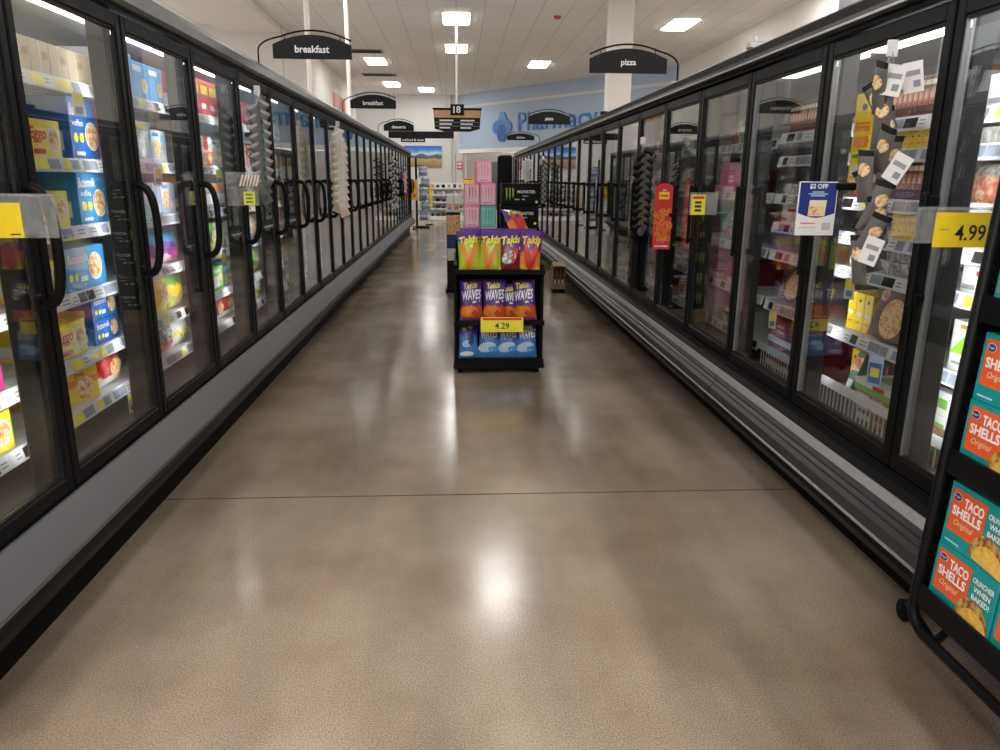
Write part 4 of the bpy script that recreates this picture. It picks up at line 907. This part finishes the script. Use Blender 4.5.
plb = lambda w, d: MB().box(-w/2,-d/2,0,w/2,d/2,.03,'kraft').box(-w/2,-d/2,.03,w/2,-d/2+.08,.10,'kraft').box(-w/2,d/2-.08,.03,w/2,d/2,.10,'kraft').box(-w/2,-d/2,.10,w/2,d/2,.12,'kraft')
one('pallet', plb(.44,.4), 'wooden pallet under the black drink cases', 'pallet', (.61,MY,0))
names = ['lowest','second from the bottom','third from the bottom','middle','next to top','topmost']
for i in range(6):
    one('drink_case', mc, 'black energy drink case with green claw marks, %s of its stack' % names[i], 'drink case', (.61+(.006 if i % 2 else -.004),MY,.12+i*(ch+.001)), (0,0,.01*(i % 2)), 'black drink cases')
pw, pd2, phh = .148, .26, .205
def can_case(base, light):
    m = MB().box(-pw/2,-pd2/2,0,pw/2,pd2/2,phh,base,.006); f = lambda a, b, k=1: (-pw/2+a*pw, -pd2/2-.0008*k, b*phh)
    m.quad(f(.08,.08), f(.92,.08), f(.92,.9), f(.08,.9), light); claws(m, lambda a, b: f(a, b, 2), .3, .2, .5, .65, base)
    for k in range(4): m.quad(f(.14+.2*k,.3,2), f(.18+.2*k,.3,2), f(.18+.2*k,.85,2), f(.14+.2*k,.85,2), base)
    m.quad(f(.2,.12,2), f(.75,.12,2), f(.75,.15,2), f(.2,.15,2), 'grey')
    return m.mesh('drink_case')
pk = can_case('pink','pale_pink'); c('mint', (.22,.62,.52), .4); aqm = can_case('aqua','mint'); gyp = can_case('pale_pink','pale_blue')
one('pallet', plb(.36,.36), 'wooden pallet under the pink drink cases', 'pallet', (.215,7.4,0))
for k in range(6):
    for cidx, x in enumerate((.135,.29)):
        top = 5-k
        me, ds = (aqm,'aqua') if (k == 4 and cidx == 1) else ((gyp,'grey pink') if k == 3 else (pk,'pink'))
        lab = '%s drink case in the %s stack, %s layer from the top' % (ds, 'near the black cases' if cidx else 'outer', ORD[top+1])
        one('drink_case', me, lab, 'drink case', (x, 7.4+.006*((k+cidx) % 2), .12+k*(phh+.001)), (0,0,.02*((k+cidx) % 3-1)*.3), 'pink drink cases')
one('drink_case', pk, 'pink drink case standing alone on top of the pink stacks', 'drink case', (.245,7.4,.12+6*(phh+.001)), (0,0,.05), 'pink drink cases')
one('price_card', MB().box(-.05,-.001,0,.05,.001,.045,'lemon').box(-.04,-.0016,.03,.04,-.001,.04,'red'), 'small yellow card leaning on the pink drink cases', 'card', (.105,7.36,.12+6*(phh+.001)))
# black wire rack behind the drink cases
br = thing('wire_rack', 'tall black display rack behind the drink cases', 'rack', (.60,9.5,0))
part('panel', MB().box(-.09,0,.05,.08,.3,1.68,'matte_black',.02), br)
for sx in (-.1,.09): part('post', MB().tube([(sx,-.01,0),(sx,-.01,1.66)], .008, 'black', 6), br)
part('base', MB().box(-.12,-.05,0,.11,.34,.05,'black',.01), br)
one('monitor_panel', MB().box(-.02,-.02,0,.02,.02,1.0,'silver').box(-.1,-.02,1.0,.1,.02,1.62,'grey',.01), 'slim grey display post beside the tall black rack', 'display', (.46,9.9,0))
# cardboard display left of the pink cases
cd_ = thing('display_stand', 'dark cardboard display tower with food pictures beside the pink cases', 'display stand', (-.055,9.4,0))
w2 = .085
part('tower', MB().box(-w2,0,.04,w2,.3,.99,'charcoal',.006), cd_); part('foot', MB().box(-w2-.02,-.02,0,w2+.02,.32,.04,'matte_black',.006), cd_)
part('picture_panel', MB().box(-w2+.006,-.004,.72,w2-.006,.0,.96,'pizza').box(-w2+.006,-.003,.40,w2-.006,0,.55,'paper').box(-w2+.006,-.003,.56,w2-.006,0,.71,'navy').box(-.0,-.006,.42,.06,-.003,.5,'leaf'), cd_)
for i, x in enumerate((-.043,.043)):
    one('package', MB().box(-.04,0,0,.04,.2,.22,'white',.004).box(-.03,-.002,.03,.03,0,.1,'meat').box(-.025,-.002,.13,.025,0,.19,'paper'), 'white package standing on the dark display tower, %s' % ('on its outer side','beside the pink cases')[i], 'package', (-.055+x,9.45,.991), (0,0,0), 'packages on the display tower')
# cardboard box on the floor by the pizza cooler
bx = thing('cardboard_box', 'open cardboard box of dark bottles on the floor by the pizza cooler', 'box', (1.275,9.3,0))
part('carton', MB().box(-.085,0,.0,.075,.22,.05,'matte_black').box(-.085,0,.05,-.079,.22,.34,'kraft').box(.069,0,.05,.075,.22,.34,'kraft').box(-.085,.214,.05,.075,.22,.34,'kraft').box(-.079,-.0,.05,.069,.004,.12,'kraft'), bx)
part('flap', MB().add([(-.085,0,.34),(.075,0,.34),(.06,.22,.37),(-.07,.22,.37),(-.085,0,.336),(.075,0,.336),(.06,.22,.366),(-.07,.22,.366)], [(0,1,2,3),(7,6,5,4),(0,4,5,1),(1,5,6,2),(2,6,7,3),(3,7,4,0)], 'kraft'), bx)
for i in range(3):
    b = MB(); x = -.052+i*.048
    b.cyl(x,.04,.052,.2,.021,'brown',n=10); b.cyl(x,.04,.2,.25,.021,'brown',.008,10); b.cyl(x,.04,.25,.30,.008,'matte_black',n=8); b.box(x-.012,.017,.09,x+.012,.02,.17,'paper')
    one('bottle', b, 'dark bottle in the floor box, %s' % ('nearest the aisle','in the middle','nearest the cooler')[i], 'bottle', (1.275,9.3,0), (0,0,0), 'bottles in the floor box')

# ------------------------------------------------------------------ end of the aisle
er_ = thing('bag_rack', 'black end rack of grey blue bags past the last breakfast cooler case', 'rack', (-1.06,22.1,0))
part('post', MB().box(-.16,.12,0,-.10,.18,1.95,'matte_black'), er_); part('base', MB().box(-.24,-.2,0,.24,.2,.05,'matte_black',.01), er_)
for i in range(5): part('hook_bar', MB().tube([(-.13,.13,.50+i*.31),(.10,-.05,.50+i*.31)], .008, 'black', 6), er_)
bgm = bagmesh('wrapped_bag', .26, .26, .14, [(.4,'bag_blue'),(.6,'pale_blue'),(1,'bag_blue')], [('p',[(.3,.3),(.7,.3),(.7,.6),(.3,.6)],'crinkle')], 4, 8, 10)
for i in range(5):
    for k in range(2):
        one('wrapped_bag', bgm, 'grey blue bag on the end rack, %s row down, %s' % (ORD[4-i], ('front','behind')[k]), 'bag', (-.98+.06*(i % 2),21.85+.2*k,.22+i*.31), (0,0,.2), 'bags on the end rack')
one('price_flag', MB().box(-.09,-.003,-.28,.09,.003,.28,'yellow').box(-.05,-.006,.05,.05,-.003,.2,'orange').box(-.05,-.006,-.2,.05,-.003,-.1,'orange'), 'tall yellow flag sign at the end of the breakfast cooler', 'sign', (-1.205,21.25,1.08))
one('price_flag', MB().box(-.05,-.003,-.32,.05,.003,.32,'yellow').box(-.06,-.006,-.33,-.05,.006,.33,'black'), 'narrow yellow flag sign by the white shelving', 'sign', (-.83,23.5,.86))
for k in range(1): one('flag_stand', MB().cyl(-.88,23.5,0,1.2,.012,'silver',n=8).cyl(-.88,23.5,0,.03,.12,'black'), 'thin stand holding the narrow yellow flag sign', 'stand', (0,0,0))
one('flag_stand', MB().cyl(-1.205,21.265,0,1.36,.01,'silver',n=8).cyl(-1.205,21.265,0,.03,.07,'black'), 'thin stand holding the tall yellow flag sign', 'stand', (0,0,0))
gd = thing('store_shelving', 'white store shelving unit at the end of the aisle', 'shelving', (-.55,26,0))
part('back_panel', MB().box(-.8,.4,.1,.75,.44,1.25,'white'), gd); part('base', MB().box(-.8,0,0,.75,.44,.14,'white',.01), gd)
for z in (.40,.62,.86,1.08): part('shelf', MB().box(-.8,.02,z-.02,.75,.4,z,'white').box(-.8,0,z-.04,.75,.02,z+.01,'paper'), gd)
for x in (-.8,.73): part('upright', MB().box(x,.36,0,x+.02,.40,1.3,'white'), gd)
gcol = ['charcoal','dark_red','wall_tan','navy','brown','grey','orange','paper']
for r_, z in enumerate((.141,.40,.62,.86,1.08)):
    for i in range(8):
        cc = R.choice(gcol); w_ = R.uniform(.05,.075); h_ = R.uniform(.1,.16)
        b = MB().cyl(0,0,0,h_*.75,w_,cc,n=10).cyl(0,0,h_*.75,h_*.85,w_,cc,w_*.5,10).cyl(0,0,h_*.85,h_,w_*.5,'paper',n=10)
        one('jar', b, 'small jar on white shelving at the aisle end, %s in row %s up' % (ORD[i], ORD[r_]), 'jar', (-1.24+i*.19,26.14,z), (0,0,0), 'jars on the white shelving')

# ------------------------------------------------------------------ taco shell rack
TX, TY, LEAN = 1.162, 1.64, .046
tr = thing('taco_rack', 'black rack of teal taco shell boxes against the pizza cooler', 'rack', (TX,TY,0)); tr.rotation_euler = (0,LEAN,0)
D = .17; Lr = 1.16
def rl(x, n=8):
    pts = [(x,-.012,1.75),(x,-.012,.36)]
    for i in range(1, n+1): a = PI/2*i/n; pts.append((x, -.072+.06*math.cos(a), .36-.06*math.sin(a)))
    pts.append((x,-Lr+.06,.30))
    for i in range(1, n+1): a = PI/2*i/n; pts.append((x, -Lr+.06-.06*math.sin(a), .36-.06*math.cos(a)))
    pts.append((x,-Lr,1.75)); return pts
part('front_frame', MB().tube(rl(-.018), .013, 'black', 8), tr); part('back_frame', MB().tube(rl(D-.02), .011, 'black', 8), tr)
part('side_panel', MB().box(-.012,-.012,.375,D-.02,.006,1.74,'matte_black',.003), tr)
part('side_panel', MB().box(-.012,-Lr-.006,.375,D-.02,-Lr+.012,1.74,'matte_black',.003), tr)
part('back_panel', MB().box(D-.012,-Lr,.34,D-.006,0,1.74,'matte_black'), tr)
TZ = (.388,.752,1.122,1.487)
for zz in TZ:
    sh = part('shelf', MB().box(-.01,-Lr+.012,zz-.014,D-.012,-.012,zz-.001,'matte_black'), tr)
    part('front_lip', MB().box(-.022,-Lr+.012,zz-.032,-.012,-.012,zz+.03,'black',.003), sh)
for yy in (.0,-Lr):
    lg = part('leg', MB().tube([(D-.02,yy,.33),(.15,yy+.1,.16),(.24,yy+.36,.13),(.30,yy+.44,.08)] if yy == 0 else [(D-.02,yy,.33),(.15,yy-.1,.16),(.24,yy-.2,.13),(.30,yy-.25,.08)], .012, 'black', 8), tr)
    yb = yy+.44 if yy == 0 else yy-.25
    part('caster', MB().tube([(.285,yb,.052),(.318,yb,.052)], .036, 'matte_black', 14), lg)
bw_, bh_, bd_ = .214, .158, .14
m = MB().box(-bw_/2,-bd_/2,0,bw_/2,bd_/2,bh_,'teal',.0015); fn = lambda a, b, k=1: (-bw_/2+a*bw_, -bd_/2-.0005*k, b*bh_)
m.quad(fn(.05,.24), fn(.60,.24), fn(.60,.92), fn(.05,.92), 'orange_red')
g2 = lambda a, b: (a-bw_/2, -bd_/2-.0012, b)
m.text(g2, 'TACO', .41*bw_, .77*bh_, .155*bh_, 'white', .035, .31*bw_); m.text(g2, 'SHELLS', .325*bw_, .585*bh_, .155*bh_, 'white', .035, .46*bw_)
m.text(g2, 'Original', .30*bw_, .40*bh_, .12*bh_, 'cream', .0, .36*bw_, .3)
m.disc(lambda a, b: fn(a, b, 2), .14, .80, .07, .065, 'white', 18); m.disc(lambda a, b: fn(a, b, 3), .14, .80, .064, .058, 'navy', 18)
m.text(lambda a, b: (a-bw_/2, -bd_/2-.0022, b), 'Kroger', .14*bw_, .80*bh_, .045*bh_, 'white', .01, .1*bw_, .2)
for k, wd in enumerate(('CRUNCHIER','WHEN','BAKED!')): m.text(g2, wd, .80*bw_, (.80-.125*k)*bh_, .085*bh_, 'white', .03, .33*bw_)
# taco picture: folded half-round shell with filling peeking out over it
n = 18
fill = [(.72+.26*math.cos(PI*i/n), .10+.40*math.sin(PI*i/n)**.8*(1+.04*math.sin(i*2.3))) for i in range(n+1)]
m.add([fn(a, b, 3) for a, b in fill], [tuple(range(n+1))], 'taco')
she = [(.755+.235*math.cos(PI*i/n), .045+.31*math.sin(PI*i/n)**.85+.05*(1-i/n-.5)*-1) for i in range(n+1)]
m.add([fn(a, b, 4) for a, b in she], [tuple(range(n+1))], 'shell')
m.text(g2, '12', .93*bw_, .12*bh_, .07*bh_, 'white', .02); m.quad(fn(.06,.07), fn(.3,.07), fn(.3,.1), fn(.06,.1), 'pale_blue')
m.text(lambda a, b: (a-bw_/2, b-bd_/2, bh_+.0012), 'TACO SHELLS', .42*bw_, .55*bd_, .25*bd_, 'white', .02, .62*bw_)
m.quad((.2*bw_,-bd_*.45,bh_+.0008),(.49*bw_,-bd_*.45,bh_+.0008),(.49*bw_,bd_*.45,bh_+.0008),(.2*bw_,bd_*.45,bh_+.0008),'red')
tm = m.mesh('taco_shell_box')
lv = ['bottom','second','third','top']
for r_, zz in enumerate(TZ):
    for c_ in range(5):
        for s_ in range(2 if r_ < 3 else 1):
            one('taco_shell_box', tm, '%s teal taco shell box, %s from the far end, %s shelf of the black rack' % (('lower','upper')[s_] if r_ < 3 else 'single', ORD[c_], lv[r_]), 'box',
                (TX+(bd_/2-.005)*math.cos(LEAN)+(zz+s_*(bh_+.001))*math.sin(LEAN), TY-.036-bw_/2-c_*(bw_+.006)-.003*s_, (zz+s_*(bh_+.001))*math.cos(LEAN)-(bd_/2-.005)*math.sin(LEAN)+.001), (-LEAN,0,-PI/2), 'taco shell boxes on the black rack')

# ------------------------------------------------------------------ camera, world, render look
cam = bpy.data.cameras.new('camera'); co = bpy.data.objects.new('camera', cam); COL.objects.link(co)
f_, pi_, ya_, ro_, h_ = 741.4, .259, .0572, -.007, 1.40
cam.sensor_width = 36; cam.sensor_fit = 'HORIZONTAL'; cam.lens = 36*f_/1000; cam.clip_start = .05; cam.clip_end = 200
Fw = Vector((math.sin(ya_)*math.cos(pi_), math.cos(ya_)*math.cos(pi_), -math.sin(pi_)))
Rt = Vector((math.cos(ya_), -math.sin(ya_), 0)); Up = Rt.cross(Fw)
cr, sr = math.cos(ro_), math.sin(ro_)
R2 = Rt*cr-Up*sr*-1*-1 if False else Rt*cr+Up*(-sr)*-1*-1
# image axes rotated by the roll: u' = u cos - v sin, v' = u sin + v cos
R2 = Rt*cr-Up*sr; U2 = Rt*sr+Up*cr
M = Matrix((R2, U2, -Fw)).transposed().to_4x4(); M.translation = Vector((0,0,h_)); co.matrix_world = M
S.camera = co
w = bpy.data.worlds.new('world'); S.world = w; w.use_nodes = True
w.node_tree.nodes['Background'].inputs[0].default_value = (.97,.985,1,1); w.node_tree.nodes['Background'].inputs[1].default_value = 1.0
S.view_settings.view_transform = 'Standard'; S.view_settings.look = 'None'; S.view_settings.gamma = 1; S.view_settings.use_curve_mapping = False
S.view_settings.exposure = 0.22
S.cycles.max_bounces = 8; S.cycles.transparent_max_bounces = 24; S.cycles.glossy_bounces = 4; S.cycles.diffuse_bounces = 4
S.cycles.use_denoising = True; S.cycles.sample_clamp_indirect = 6; S.cycles.caustics_reflective = True
for k, v in LABELS.items():
    if len(v) > 1: print('DUP LABEL', k, len(v))
print('OBJECTS', len(S.objects), 'TOP', len([o for o in S.objects if o.parent is None]))
